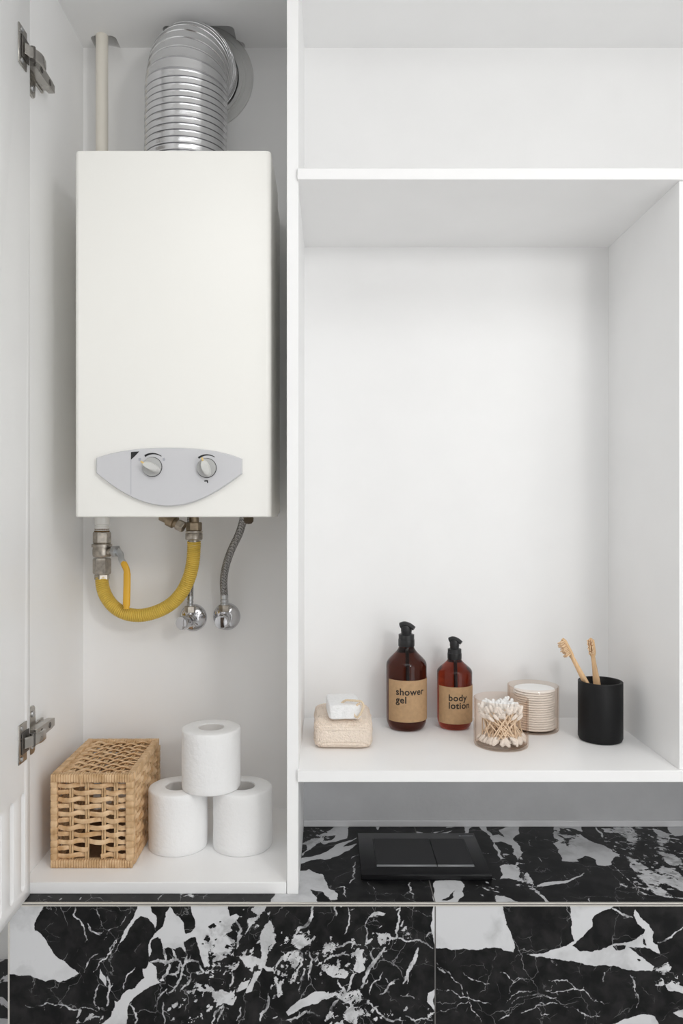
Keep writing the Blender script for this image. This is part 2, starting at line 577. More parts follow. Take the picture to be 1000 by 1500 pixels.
struct('floor', MB().box(RX0, RX1, RY0, RY1, -ZC - .05, -ZC), M_floor, 'grey tiled bathroom floor')
struct('ceiling', MB().box(RX0, RX1, RY0, RY1, 1.06, 1.10), M_wall, 'white bathroom ceiling')
wall_back = struct('wall_back', MB().box(RX0, RX1, RY1, RY1 + .06, -ZC, 1.06), M_wall, 'white painted wall behind the cabinets')
struct('wall_left', MB().box(RX0 - .06, RX0, RY0, RY1 + .06, -ZC, 1.06), M_wall, 'white painted wall left of the open door')
struct('wall_right', MB().box(RX1, RX1 + .06, RY0, RY1 + .06, -ZC, 1.06), M_wall, 'white painted wall right of the niche')
struct('wall_front', MB().box(RX0, RX1, RY0 - .06, RY0, -ZC, 1.06), M_wall, 'white painted wall facing the cabinets')
MB().box(RX0, -.4935, RY1 - .012, RY1, -ZC, -.915).build('tile', M_marblefar, wall_back, smooth=False)

dr = MB().box(-.86, -.16, RY0, RY0 + .035, -ZC, .36, .004)  # unseen door added so the metal has something dark to reflect
d1_ = dr.build('reflection_door', mat('dark_oak', (.10, .07, .05), .45, var=.25, vscale=12, stretch=(8, 8, .6)), None, (-.51, RY0, -ZC))
tag(d1_, 'unseen dark wooden door added for reflections, facing the cabinets', None, None, 'structure')
MB().tube([(-.22, RY0 + .035, -.70), (-.22, RY0 + .075, -.70), (-.235, RY0 + .08, -.70), (-.34, RY0 + .08, -.70)], .009, 12).build('handle', M_steel, d1_)

# the tiled box the flush plate sits on
XB0, XB1 = -0.4908, 1.25
wl = struct('wall_lower', MB().box(XB0 + .008, XB1, DL + .009, RY1, -ZC, LEDGE - .009), M_trimdark,
            'low projecting wall clad in black and white marble tiles')
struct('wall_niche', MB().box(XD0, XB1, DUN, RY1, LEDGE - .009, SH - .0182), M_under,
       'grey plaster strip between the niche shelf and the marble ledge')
tr = MB().box(XD1, XB1, DUN - .004, DUN, LEDGE, LEDGE + .0125, .002)
struct('trim_1', tr, M_silicone, 'white sealing strip along the back of the marble ledge')
struct('trim_2', MB().box(XB0, XB1, DL - .0003, DL + .009, LEDGE - .0038, LEDGE - .0020), M_trimdark,
       'dark joint along the front edge of the marble ledge')
struct('trim_3', MB().box(XB0, XB1, DL - .0012, DL + .0025, LEDGE - .0020, LEDGE - .0003).box(XB0, XB1, DL - .0010, DL + .0025, LEDGE - .0054, LEDGE - .0038), M_trim,
       'thin metal edging between the ledge and the front tiles')


# --- marble pattern: outlines of the stone's white patches in photograph coordinates, put on the stone plane
def zoomc(x0, y0, s):
    return lambda p: (x0 + p[0] / s, y0 + p[1] / s)


Z1, Z2, Z3 = zoomc(0, 1310, 3.0303), zoomc(310, 1310, 3.0303), zoomc(630, 1310, 2.7027)
Z4, Z5 = zoomc(430, 1195, 3.3333), zoomc(700, 1195, 3.3333)


def on_front(p):
    return ((p[0] - VX) / F * DL, -(p[1] - VY) / F * DL)


def on_top(p):
    d = -LEDGE * F / (p[1] - VY)
    return ((p[0] - VX) / F * d, d)


white_front = [
    (Z1, [(30, 36), (198, 36), (185, 70), (165, 100), (152, 135), (155, 160), (195, 190), (215, 225), (245, 270), (300, 310), (345, 345), (355, 352), (320, 368), (290, 382), (265, 390), (240, 378), (200, 388), (165, 372), (110, 360), (60, 355), (30, 352)]),
    (Z1, [(612, 36), (668, 36), (672, 75), (692, 95), (695, 130), (690, 160), (655, 105), (625, 95), (600, 115), (575, 150), (545, 205), (510, 260), (500, 265), (540, 195), (548, 165), (575, 130), (600, 80)]),
    (Z1, [(755, 55), (770, 80), (800, 105), (815, 130), (822, 175), (845, 170), (865, 145), (862, 110), (845, 75), (838, 36), (1012, 36), (1012, 170), (985, 190), (950, 200), (940, 230), (920, 265), (935, 330), (915, 345), (895, 295), (885, 250), (865, 190), (815, 210), (828, 265), (805, 235), (780, 245), (745, 235), (725, 240), (712, 200), (690, 180), (715, 150), (728, 120), (735, 80)]),
    (Z1, [(665, 205), (690, 170), (712, 190), (690, 215), (670, 260), (660, 300), (690, 320), (695, 375), (715, 395), (690, 400), (640, 425), (600, 455), (575, 480), (565, 520), (555, 590), (445, 590), (490, 545), (510, 500), (505, 470), (520, 478), (545, 440), (600, 415), (640, 370), (632, 330), (650, 330), (660, 240)]),
    (Z1, [(445, 330), (470, 370), (475, 415), (440, 370)]),
    (Z1, [(865, 395), (950, 425), (1010, 430), (1010, 475), (950, 465), (940, 435), (880, 430)]),
    (Z2, [(0, 36), (45, 36), (75, 70), (80, 100), (110, 85), (125, 100), (95, 130), (90, 160), (60, 190), (95, 200), (130, 225), (100, 250), (70, 270), (50, 290), (0, 310)]),
    (Z2, [(0, 300), (40, 300), (45, 340), (0, 350)]),
    (Z2, [(195, 36), (245, 36), (235, 75), (205, 90), (175, 70)]),
    (Z2, [(160, 110), (210, 95), (180, 140), (150, 175), (145, 190)]),
    (Z2, [(240, 130), (265, 110), (275, 150), (285, 180), (270, 220), (250, 230), (245, 270), (235, 320), (205, 370), (180, 430), (150, 440), (170, 395), (200, 340), (215, 310), (225, 240), (215, 190)]),
    (Z2, [(115, 275), (150, 262), (215, 290), (225, 320), (275, 325), (280, 355), (230, 335), (200, 310), (180, 350), (150, 320)]),
    (Z2, [(100, 415), (175, 375), (160, 410), (110, 435)]),
    (Z2, [(0, 430), (45, 425), (90, 435), (110, 455), (95, 495), (55, 485), (20, 500), (30, 460)]),
    (Z2, [(330, 520), (400, 465), (460, 430), (520, 440), (580, 435), (650, 420), (670, 455), (640, 490), (600, 485), (550, 450), (490, 470), (440, 490), (390, 510), (340, 540)]),
    (Z2, [(365, 180), (420, 170), (430, 150), (440, 180), (470, 180), (445, 215), (420, 230), (395, 245), (370, 235), (360, 215)]),
    (Z2, [(480, 245), (540, 215), (550, 230), (500, 275)]),
    (Z2, [(490, 320), (540, 310), (580, 325), (610, 350), (590, 375), (540, 370), (500, 350)]),
    (Z2, [(640, 250), (665, 245), (670, 300), (680, 335), (655, 350), (625, 335), (640, 300)]),
    (Z2, [(310, 280), (345, 270), (360, 250), (400, 260), (405, 290), (370, 330), (340, 300)]),
    (Z2, [(270, 370), (290, 350), (300, 380), (315, 440), (295, 455), (285, 415)]),
    (Z2, [(340, 385), (380, 345), (360, 395), (345, 410)]),
    (Z2, [(735, 175), (775, 170), (805, 200), (770, 220), (750, 228)]),
    (Z2, [(990, 420), (960, 438), (955, 475), (990, 520)]),
    (Z2, [(600, 490), (650, 500), (690, 525), (650, 540), (640, 576), (600, 560), (590, 520)]),
    (Z3, [(18, 34), (280, 34), (290, 75), (300, 120), (322, 160), (335, 205), (328, 230), (290, 222), (255, 210), (220, 212), (180, 222), (130, 215), (70, 215), (18, 212)]),
    (Z3, [(552, 34), (735, 40), (715, 55), (690, 62), (655, 80), (640, 100), (640, 130), (610, 160), (580, 185), (560, 205), (590, 225), (640, 228), (700, 210), (770, 190), (810, 180), (845, 155), (850, 140), (830, 125), (805, 85), (810, 60), (830, 90), (860, 115), (885, 150), (880, 190), (900, 200), (910, 235), (870, 215), (825, 210), (780, 208), (840, 250), (885, 285), (880, 305), (830, 302), (760, 295), (690, 280), (600, 272), (530, 262), (480, 255), (400, 245), (380, 235), (460, 230), (500, 215), (570, 185), (558, 150), (560, 110), (555, 80)]),
    (Z3, [(720, 514), (790, 490), (870, 478), (890, 485), (910, 530), (720, 530)]),
    (Z3, [(960, 470), (1010, 455), (1010, 490)]),
    (Z3, [(910, 330), (950, 340), (1010, 370), (1010, 400), (940, 380), (915, 350)]),
    (Z3, [(880, 295), (940, 270), (960, 290), (920, 315)]),
]
black_front = [
    (Z1, [(672, 205), (700, 190), (722, 235), (700, 290), (672, 300)]), (Z1, [(780, 240), (800, 232), (825, 270), (810, 300), (785, 295)]),
    (Z1, [(768, 36), (838, 36), (848, 75), (862, 110), (865, 140), (845, 168), (825, 176), (818, 130), (800, 105), (772, 75)]),
    (Z1, [(815, 212), (865, 190), (892, 292), (840, 290), (830, 265)]),
    (Z3, [(722, 205), (775, 202), (770, 218), (735, 222)]),
    (Z3, [(818, 255), (838, 260), (825, 268)]),
    (Z3, [(838, 160), (855, 205), (842, 195)]),
]
vein_front = [
    (Z1, 2.5, [(580, 42), (480, 160), (460, 205)]), (Z1, 5, [(520, 195), (440, 300), (415, 345)]), (Z1, 5, [(513, 205), (490, 265)]),
    (Z1, 4, [(440, 260), (375, 345)]), (Z1, 3, [(430, 42), (445, 110), (460, 170)]),
    (Z1, 8, [(475, 345), (485, 390), (480, 440), (475, 495)]), (Z1, 4, [(500, 395), (485, 430)]), (Z1, 5, [(440, 400), (418, 460), (440, 515)]),
    (Z1, 5, [(110, 490), (180, 495), (270, 490), (350, 510), (430, 520)]), (Z1, 5, [(600, 325), (560, 370), (550, 425)]),
    (Z1, 8, [(575, 490), (600, 575)]), (Z1, 6, [(740, 420), (700, 470)]), (Z1, 6, [(725, 480), (730, 576)]), (Z1, 6, [(795, 390), (740, 440)]),
    (Z1, 7, [(390, 130), (405, 165), (445, 180)]), (Z1, 6, [(370, 570), (400, 545), (440, 545)]), (Z1, 5, [(990, 490), (960, 576)]),
    (Z1, 5, [(335, 50), (325, 90), (370, 140), (395, 210)]),
    (Z2, 13, [(660, 420), (690, 350), (740, 280), (770, 235)]), (Z2, 14, [(700, 100), (770, 85)]), (Z2, 8, [(770, 210), (820, 195), (825, 130), (836, 50)]),
    (Z2, 8, [(830, 195), (900, 205), (980, 240)]), (Z2, 14, [(915, 240), (880, 330), (850, 395)]), (Z2, 8, [(745, 445), (830, 375)]),
    (Z2, 6, [(700, 430), (710, 400), (760, 345)]), (Z2, 11, [(452, 45), (446, 100), (385, 150), (360, 190)]), (Z2, 8, [(0, 570), (50, 490)]),
    (Z2, 10, [(250, 440), (215, 560)]), (Z2, 2.5, [(850, 50), (920, 75), (985, 95)]), (Z2, 11, [(560, 380), (590, 430), (620, 500), (640, 560)]),
    (Z2, 6, [(690, 240), (680, 140), (700, 100)]), (Z2, 5, [(605, 60), (610, 130), (585, 180)]), (Z2, 5, [(985, 160), (950, 190)]),
    (Z2, 5, [(555, 42), (552, 95)]), (Z2, 6, [(130, 500), (110, 560)]), (Z2, 4, [(840, 450), (920, 465)]), (Z2, 6, [(860, 540), (980, 560)]),
    (Z1, 12, [(665, 300), (700, 292), (745, 300), (800, 298)]), (Z1, 9, [(745, 300), (742, 350), (715, 385)]), (Z1, 9, [(800, 300), (790, 345), (740, 356)]),
    (Z1, 10, [(830, 265), (822, 300), (880, 298)]), (Z1, 9, [(822, 300), (805, 350), (785, 395)]), (Z1, 9, [(725, 240), (735, 295)]), (Z1, 8, [(765, 245), (778, 295)]),
    (Z1, 8, [(880, 300), (905, 345), (850, 350)]), (Z1, 7, [(850, 350), (835, 400), (800, 430)]),
    (Z2, 10, [(95, 100), (130, 160), (110, 240)]), (Z2, 9, [(280, 330), (330, 270), (385, 250)]), (Z2, 8, [(430, 250), (440, 330), (430, 380)]),
    (Z2, 8, [(500, 300), (610, 270)]), (Z2, 8, [(520, 230), (600, 215), (660, 225)]), (Z2, 9, [(560, 290), (540, 360)]), (Z2, 9, [(390, 250), (400, 310), (350, 380)]),
    (Z2, 7, [(415, 330), (390, 440)]), (Z2, 8, [(700, 250), (720, 330)]), (Z2, 9, [(640, 350), (600, 430)]), (Z2, 10, [(520, 550), (560, 470)]),
    (Z2, 9, [(330, 560), (420, 520), (480, 540)]), (Z2, 8, [(690, 470), (760, 540), (860, 560)]), (Z2, 9, [(60, 320), (100, 330), (120, 300)]), (Z2, 7, [(90, 350), (80, 420)]),
    (Z3, 3, [(25, 270), (60, 300), (110, 350), (130, 400)]), (Z3, 3, [(25, 375), (120, 410), (240, 435)]), (Z3, 3, [(25, 470), (100, 450), (150, 425)]),
    (Z3, 2.5, [(200, 510), (165, 460), (145, 380)]), (Z3, 4, [(300, 430), (350, 385), (440, 378)]), (Z3, 3.5, [(440, 378), (540, 380), (620, 390), (690, 435)]),
    (Z3, 3.5, [(320, 435), (400, 400), (500, 410)]), (Z3, 4, [(360, 470), (420, 440), (510, 435)]), (Z3, 3.5, [(460, 340), (540, 340), (580, 375)]),
    (Z3, 3, [(130, 310), (200, 345), (240, 355)]), (Z3, 3, [(270, 500), (320, 470)]), (Z3, 4, [(430, 450), (440, 480), (470, 475)]),
    (Z3, 3.5, [(520, 440), (600, 470), (670, 485)]), (Z3, 4, [(790, 315), (810, 360), (815, 450)]), (Z3, 5, [(690, 310), (685, 345)]),
    (Z3, 6, [(718, 52), (800, 92)]), (Z3, 6, [(30, 290), (60, 310)]), (Z3, 3, [(310, 400), (330, 350), (400, 335)]), (Z3, 3, [(270, 310), (330, 345), (350, 330)]),
    (Z3, 5, [(900, 190), (1000, 130)]), (Z3, 8, [(480, 262), (500, 280)]),
]
brec_front = [(Z1, 800, 400, 100, 90, .6), (Z1, 400, 190, 70, 130, .16), (Z1, 960, 260, 60, 110, .6), (Z1, 830, 500, 130, 90, .45), (Z1, 400, 550, 60, 40, .5),
              (Z2, 60, 230, 90, 110, .8), (Z2, 200, 200, 100, 190, .35), (Z2, 400, 280, 130, 130, .75), (Z2, 560, 270, 120, 80, .7), (Z2, 600, 500, 110, 90, .75),
              (Z2, 840, 545, 170, 50, .6), (Z2, 800, 190, 120, 60, .5), (Z2, 290, 420, 60, 120, .4), (Z2, 30, 390, 90, 90, .5), (Z3, 950, 310, 60, 60, .8), (Z3, 460, 190, 60, 30, .12), (Z3, 430, 430, 180, 80, .10)]
white_top = [
    (Z4, [(180, 70), (215, 45), (290, 36), (265, 70), (262, 110), (210, 125), (150, 140), (130, 130), (100, 150), (70, 170), (40, 200), (45, 180), (65, 165), (60, 145), (45, 135), (85, 110), (130, 105), (140, 85)]),
    (Z4, [(310, 105), (240, 150), (310, 135), (250, 175), (180, 210), (150, 215), (130, 210), (60, 225), (20, 240), (40, 205), (120, 190), (200, 145)]),
    (Z4, [(-60, 265), (60, 268), (75, 260), (110, 280), (140, 285), (155, 320), (170, 355), (215, 380), (215, 410), (180, 412), (150, 385), (140, 370), (80, 360), (110, 395), (120, 430), (-120, 430), (-90, 380)]),
    (Z4, [(395, 36), (435, 36), (410, 70)]), (Z4, [(595, 75), (650, 85), (600, 85)]), (Z4, [(680, 80), (735, 70), (690, 88)]), (Z4, [(740, 60), (820, 36), (780, 55)]),
    (Z4, [(700, 85), (775, 70), (740, 90)]), (Z4, [(830, 50), (880, 45), (850, 88), (835, 85)]),
    (Z4, [(690, 318), (815, 318), (835, 345), (830, 390), (800, 425), (690, 425)]),
    (Z5, [(0, 38), (30, 45), (75, 100), (80, 130), (110, 170), (120, 210), (110, 215), (75, 140), (60, 100), (20, 70)]),
    (Z5, [(60, 100), (100, 90), (130, 105), (100, 70), (200, 40), (200, 90), (170, 115), (205, 150), (220, 180), (195, 230), (185, 250), (200, 265), (220, 325), (150, 305), (105, 310), (120, 290), (105, 250), (130, 235), (185, 240), (190, 200), (170, 180), (165, 145), (110, 125), (80, 130)]),
    (Z5, [(80, 385), (150, 400), (210, 425), (90, 425)]),
    (Z5, [(225, 290), (240, 275), (270, 320), (260, 345), (300, 370), (350, 425), (330, 425), (260, 360), (240, 335)]),
    (Z5, [(280, 345), (330, 325), (400, 320), (460, 305), (520, 278), (490, 300), (440, 325), (370, 335), (300, 345)]),
    (Z5, [(360, 40), (500, 40), (510, 80), (450, 60), (400, 60), (385, 90), (440, 95), (500, 90), (540, 120), (600, 140), (625, 150), (690, 190), (660, 210), (650, 240), (620, 245), (580, 240), (575, 215), (540, 200), (500, 225), (450, 225), (410, 220), (390, 180), (395, 165), (365, 135), (390, 125), (370, 90)]),
    (Z5, [(570, 50), (620, 125), (690, 190), (650, 150), (600, 100)]),
    (Z5, [(600, 60), (760, 45), (775, 130), (740, 125), (700, 100), (690, 85), (620, 80)]),
    (Z5, [(720, 195), (800, 240), (850, 270), (900, 240), (1010, 300), (1010, 370), (930, 340), (880, 320), (950, 400), (880, 390), (820, 330), (770, 290), (740, 250)]),
    (Z5, [(850, 60), (900, 75), (940, 110), (900, 150), (870, 120)]),
    (Z5, [(920, 45), (1010, 45), (1010, 95), (960, 100)]),
    (Z5, [(870, 170), (960, 190), (1010, 240), (940, 240)]),
]
black_top = [
    (Z4, [(790, 355), (780, 400), (750, 415), (720, 412), (760, 395)]),
    (Z4, [(155, 100), (205, 95), (180, 120), (145, 122)]),
    (Z4, [(30, 140), (60, 140), (65, 160), (40, 170)]),
    (Z5, [(480, 215), (520, 195), (570, 210), (580, 235), (530, 240)]),
    (Z5, [(405, 100), (455, 110), (440, 150), (410, 130)]),
]
vein_top = [
    (Z4, 7, [(302, 225), (298, 280), (272, 330)]), (Z4, 6, [(205, 355), (245, 345), (255, 395)]), (Z4, 6, [(570, 325), (565, 370), (590, 410)]),
    (Z4, 5, [(480, 50), (580, 48)]), (Z4, 4, [(320, 190), (280, 210)]), (Z4, 3, [(365, 320), (400, 370)]),
    (Z5, 3, [(255, 115), (265, 150)]), (Z5, 4, [(297, 200), (312, 226)]), (Z5, 3, [(320, 115), (380, 135)]), (Z5, 3, [(540, 400), (545, 420)]),
    (Z5, 4, [(650, 240), (720, 300), (780, 370), (820, 410)]), (Z5, 5, [(420, 290), (440, 310)]), (Z5, 3, [(10, 180), (70, 185)]),
    (Z1, 4, [(210, 8), (245, 15)]), (Z1, 10, [(265, 24), (272, 18)]), (Z1, 9, [(355, 22), (360, 14)]), (Z1, 6, [(700, 26), (725, 0)]), (Z1, 8, [(815, 10), (838, 4)]),
    (Z1, 5, [(900, 22), (920, 0)]),
]
brec_top = [(Z5, 860, 180, 190, 170, .8), (Z5, 860, 340, 150, 90, .6), (Z5, 180, 220, 50, 60, .5), (Z5, 440, 110, 60, 50, .6), (Z4, 90, 90, 70, 60, .6), (Z4, 960, 350, 60, 70, .35), (Z5, 245, 350, 50, 60, .6), (Z1, 820, 10, 60, 20, .5)]


def poly_sd(X, Y, poly):
    """signed distance, positive inside"""
    n = len(poly)
    best = np.full(X.shape, 9.0)
    inside = np.zeros(X.shape, bool)
    for i in range(n):
        x0, y0 = poly[i]; x1, y1 = poly[(i + 1) % n]
        ex, ey = x1 - x0, y1 - y0
        l2 = ex * ex + ey * ey + 1e-12
        t = np.clip(((X - x0) * ex + (Y - y0) * ey) / l2, 0, 1)
        best = np.minimum(best, np.hypot(X - x0 - t * ex, Y - y0 - t * ey))
        cond = ((y0 > Y) != (y1 > Y)) & (X < ex * (Y - y0) / (ey if abs(ey) > 1e-9 else 1e-9) + x0)
        inside ^= cond
    return np.where(inside, best, -best)


prng = random.Random(21)


def jagged(pts, closed, amp, depth=3):
    """fractal midpoint displacement of an outline, the way stone breaks"""
    pts = [tuple(p) for p in pts]
    for _ in range(depth):
        out = []
        n = len(pts)
        for i in range(n if closed else n - 1):
            (x0, y0), (x1, y1) = pts[i], pts[(i + 1) % n]
            L_ = math.hypot(x1 - x0, y1 - y0)
            out.append((x0, y0))
            if L_ > .004:
                k = prng.uniform(-amp, amp)
                out.append(((x0 + x1) / 2 - (y1 - y0) * k, (y0 + y1) / 2 + (x1 - x0) * k))
        if not closed: out.append(pts[-1])
        pts = out
    return pts


def shard(cx, cy, L_, asp, ang):
    n = prng.choice((3, 4, 4, 5))
    a0 = prng.uniform(0, 6.3)
    pl = []
    for k in range(n):
        t = a0 + 2 * PI * (k + prng.uniform(-.3, .3)) / n
        r = prng.uniform(.6, 1.0)
        u, v = L_ * r * math.cos(t), L_ * asp * r * math.sin(t)
        pl.append((cx + u * math.cos(ang) - v * math.sin(ang), cy + u * math.sin(ang) + v * math.cos(ang)))
    return pl


_cache = {}


def outlines(key, proj, whites, blacks, veins, brecs):
    """project and roughen the outlines once for each stone plane, so neighbouring tiles agree"""
    if key in _cache: return _cache[key]
    ops = []
    for z, pl in whites: ops.append(('w', jagged([proj(z(p)) for p in pl], True, .10)))
    for z, pl in blacks: ops.append(('k', jagged([proj(z(p)) for p in pl], True, .10)))
    for z, cx, cy, rx, ry, st in brecs:
        c = proj(z((cx, cy))); a = proj(z((cx + rx, cy))); b2 = proj(z((cx, cy + ry)))
        ex, ey = abs(a[0] - c[0]), abs(b2[1] - c[1])
        if st < .2: continue
        base = prng.uniform(.5, 1.1) if proj is on_front else prng.uniform(-.9, -.3)
        cnt = int(ex * ey * 42000 * st + 8)
        for _ in range(cnt):
            t, r = prng.uniform(0, 2 * PI), math.sqrt(prng.random())
            sh = shard(c[0] + ex * r * math.cos(t) * 1.1, c[1] + ey * r * math.sin(t) * 1.1,
                       prng.choice((.002, .0025, .003, .004, .005, .007, .010)) * prng.uniform(.8, 1.3), prng.uniform(.16, .48), base + prng.gauss(0, .42))
            ops.append(('k' if prng.random() < .47 else 'w', sh))
    vs = []
    for z, w, pl in veins:
        q = [proj(z(p)) for p in pl]
        a = proj(z((pl[0][0] + w, pl[0][1])))
        r = abs(a[0] - q[0][0]) / 2
        q = jagged(q, False, .16, 4)
        m = len(q) - 1
        for i in range(m):
            t = (i + .5) / m
            vs.append((q[i], q[i + 1], r * (.35 + .75 * math.sin(PI * min(1, max(0, t))) ** .6) * prng.uniform(.75, 1.25)))
            if prng.random() < .10 and r > .0006:       # a side branch
                an = prng.uniform(0, 6.3); l = prng.uniform(.004, .012)
                br_ = jagged([q[i], (q[i][0] + l * math.cos(an), q[i][1] + l * math.sin(an))], False, .2, 2)
                vs += [(p0, p1, r * .35) for p0, p1 in zip(br_, br_[1:])]
    _cache[key] = (ops, vs)
    return _cache[key]


def pattern(A, B, key, proj, whites, blacks, veins, brecs):
    ops, vs = outlines(key, proj, whites, blacks, veins, brecs)
    sd = np.full(A.shape, -0.02); vn = np.full(A.shape, -0.02)
    a_ax, b_ax = A[:, 0], B[0, :]

    def window(xs, ys, mg):
        i0, i1 = np.searchsorted(a_ax, [min(xs) - mg, max(xs) + mg])
        j0, j1 = np.searchsorted(b_ax, [min(ys) - mg, max(ys) + mg])
        return (slice(i0, i1), slice(j0, j1)) if i1 > i0 and j1 > j0 else None
    for kind, pl in ops:
        w = window([p[0] for p in pl], [p[1] for p in pl], .012)
        if w is None: continue
        d = poly_sd(A[w], B[w], pl)
        sd[w] = np.maximum(sd[w], d) if kind == 'w' else np.minimum(sd[w], -d)
    for (x0, y0), (x1, y1), r in vs:
        w = window((x0, x1), (y0, y1), .010)
        if w is None: continue
        ex, ey = x1 - x0, y1 - y0
        t = np.clip(((A[w] - x0) * ex + (B[w] - y0) * ey) / (ex * ex + ey * ey + 1e-12), 0, 1)
        vn[w] = np.maximum(vn[w], r - np.hypot(A[w] - x0 - t * ex, B[w] - y0 - t * ey))
    br = np.zeros(A.shape)
    for z, cx, cy, rx, ry, st in brecs:
        c = proj(z((cx, cy))); a = proj(z((cx + rx, cy))); b2 = proj(z((cx, cy + ry)))
        q = np.sqrt(((A - c[0]) / (a[0] - c[0] + 1e-9)) ** 2 + ((B - c[1]) / (b2[1] - c[1] + 1e-9)) ** 2)
        br = np.maximum(br, st * np.clip((1.25 - q) / 0.5, 0, 1))
    return np.clip(sd, -.02, .02).ravel(), br.ravel(), np.clip(vn, -.02, .02).ravel()


def marble_tile(a0, a1, b0, b1, step, fn, thick, proj, sets, parent):
    """grid slab: fn(a, b, h) -> 3-D with h = depth below the face; only the face carries the pattern"""
    na, nb = max(2, int((a1 - a0) / step)), max(2, int((b1 - b0) / step))
    A, B = np.meshgrid(np.linspace(a0, a1, na + 1), np.linspace(b0, b1, nb + 1), indexing='ij')
    sd, br, vn = pattern(A, B, proj.__name__, proj, *sets)
    vs = [fn(a, b, 0.0) for a, b in zip(A.ravel(), B.ravel())]
    idx = lambda i, j: i * (nb + 1) + j
    fs = [(idx(i, j), idx(i + 1, j), idx(i + 1, j + 1), idx(i, j + 1)) for i in range(na) for j in range(nb)]
    n = len(vs)
    ring = [idx(i, 0) for i in range(na + 1)] + [idx(na, j) for j in range(1, nb + 1)] + [idx(i, nb) for i in range(na - 1, -1, -1)] + [idx(0, j) for j in range(nb - 1, 0, -1)]
    fl = (A.ravel(), B.ravel())
    vs += [fn(fl[0][k], fl[1][k], thick) for k in ring]
    m = len(ring)
    fs += [(ring[k], n + k, n + (k + 1) % m, ring[(k + 1) % m]) for k in range(m)]
    fs.append(tuple(n + k for k in range(m)))
    mb = MB().add(vs, fs)
    o = mb.build('tile', M_marble, parent, smooth=False)
    sd = np.concatenate([sd, sd[ring]]).astype(np.float32); br = np.concatenate([br, br[ring]]).astype(np.float32); vn = np.concatenate([vn, vn[ring]]).astype(np.float32)
    for nm, arr in (('white_distance', sd), ('breccia', br), ('vein', vn)):
        at = o.data.attributes.new(nm, 'FLOAT', 'POINT')
        at.data.foreach_set('value', arr)
    return o


front_sets = (white_front, black_front, vein_front, brec_front)
top_sets = (white_top, black_top, vein_top, brec_top)
XJ = 0.1636
ZT, ZB_ = LEDGE - .0054, -0.84
ff = lambda a, b, h: (a, DL + h, b)
ft = lambda a, b, h: (a, b, LEDGE - h)
marble_tile(XB0, XJ - .0008, ZB_, ZT, .0011, ff, .009, on_front, front_sets, wl)
marble_tile(XJ + .0012, XJ + .66, ZB_, ZT, .0011, ff, .009, on_front, front_sets, wl)
marble_tile(XB0, XJ - .0008, DL + .0025, DUN, .0016, ft, .009, on_top, top_sets, wl)
marble_tile(XJ + .0012, XJ + .66, DL + .0025, DUN, .0016, ft, .009, on_top, top_sets, wl)
MB().box(XJ + .662, XB1, DL, DL + .009, ZB_, ZT).build('tile', M_marblefar, wl, smooth=False)
MB().box(XJ + .662, XB1, DL + .0025, DUN, LEDGE - .009, LEDGE).build('tile', M_marblefar, wl, smooth=False)
for x0, x1 in ((XB0, XJ - .0008), (XJ + .0012, XB1)):
    MB().box(x0, x1, DL, DL + .009, -ZC, ZB_ - .002).build('tile', M_marblefar, wl, smooth=False)
MB().box(XB0 - .0012, XB0 + .0012, DL - .0008, DL + .009, -ZC, ZT).build('corner_edging', M_trim, wl, smooth=False)
MB().box(XJ - .0009, XJ + .0013, DL + .0012, DL + .010, -ZC, ZT).build('joint', mat('joint_grout', (.22, .21, .2), .8), wl, smooth=False)
MB().box(XJ - .0009, XJ + .0013, DL + .005, DUN, LEDGE - .010, LEDGE - .0012).build('joint', mat('joint_grout_top', (.22, .21, .2), .8), wl, smooth=False)

# ------------------------------------------------------------------ heater cabinet
TH = .0182
hc = thing('heater_cabinet', 'tall white cabinet with open door around the water heater', 'cabinet', (-.27, 1.35, LEDGE))
MB().box(XL - .018, XL, D1, 1.535, LEDGE, 1.059, .0006, 1).build('side_panel', M_lam, hc)
MB().box(XD0, XD1, D1, 1.535, LEDGE, 1.059, .0006, 1).build('divider_panel', M_lam, hc)
MB().box(XL, XD0, D2, D2 + .016, LEDGE, 1.059).build('back_panel', M_lam, hc)
MB().box(XL, XD0 - .0006, D1 + .001, D2, LEDGE, BOT, .0006, 1).build('bottom_panel', M_lam, hc)


def arc_pts(cx, cy, r, a0, a1, n=6):
    return [(cx + r * math.cos(math.radians(a0 + (a1 - a0) * k / n)), cy + r * math.sin(math.radians(a0 + (a1 - a0) * k / n))) for k in range(n + 1)]


top_poly = [(XL, D1), (XD0, D1), (XD0, D2)]
top_poly += [(-.163, D2), (-.163, 1.490)] + arc_pts(-.170, 1.486, .005, 0, -90, 3) + [(-.178, 1.474)]
top_poly += arc_pts(-.190, 1.444, .012, 0, -90) + arc_pts(-.301, 1.444, .012, -90, -180)
top_poly += [(-.313, 1.474), (-.337, 1.486), (-.337, D2), (-.408, D2)]
top_poly += arc_pts(-.418, 1.472, .010, 0, -90, 4) + arc_pts(-.447, 1.472, .010, -90, -180, 4)
top_poly += [(-.457, D2), (XL, D2)]
MB().prism(top_poly, lambda a, b, h: (a, b, h), CEIL, CEIL + .018).build('top_panel', M_lam, hc, smooth=False)

MB().box(XL, XD0, D1 + .002, D1 + .018, CEIL + .018, 1.035).build('unseen_fascia', M_lam, hc, smooth=False)  # unseen board added to block light above the notches, gap left on top
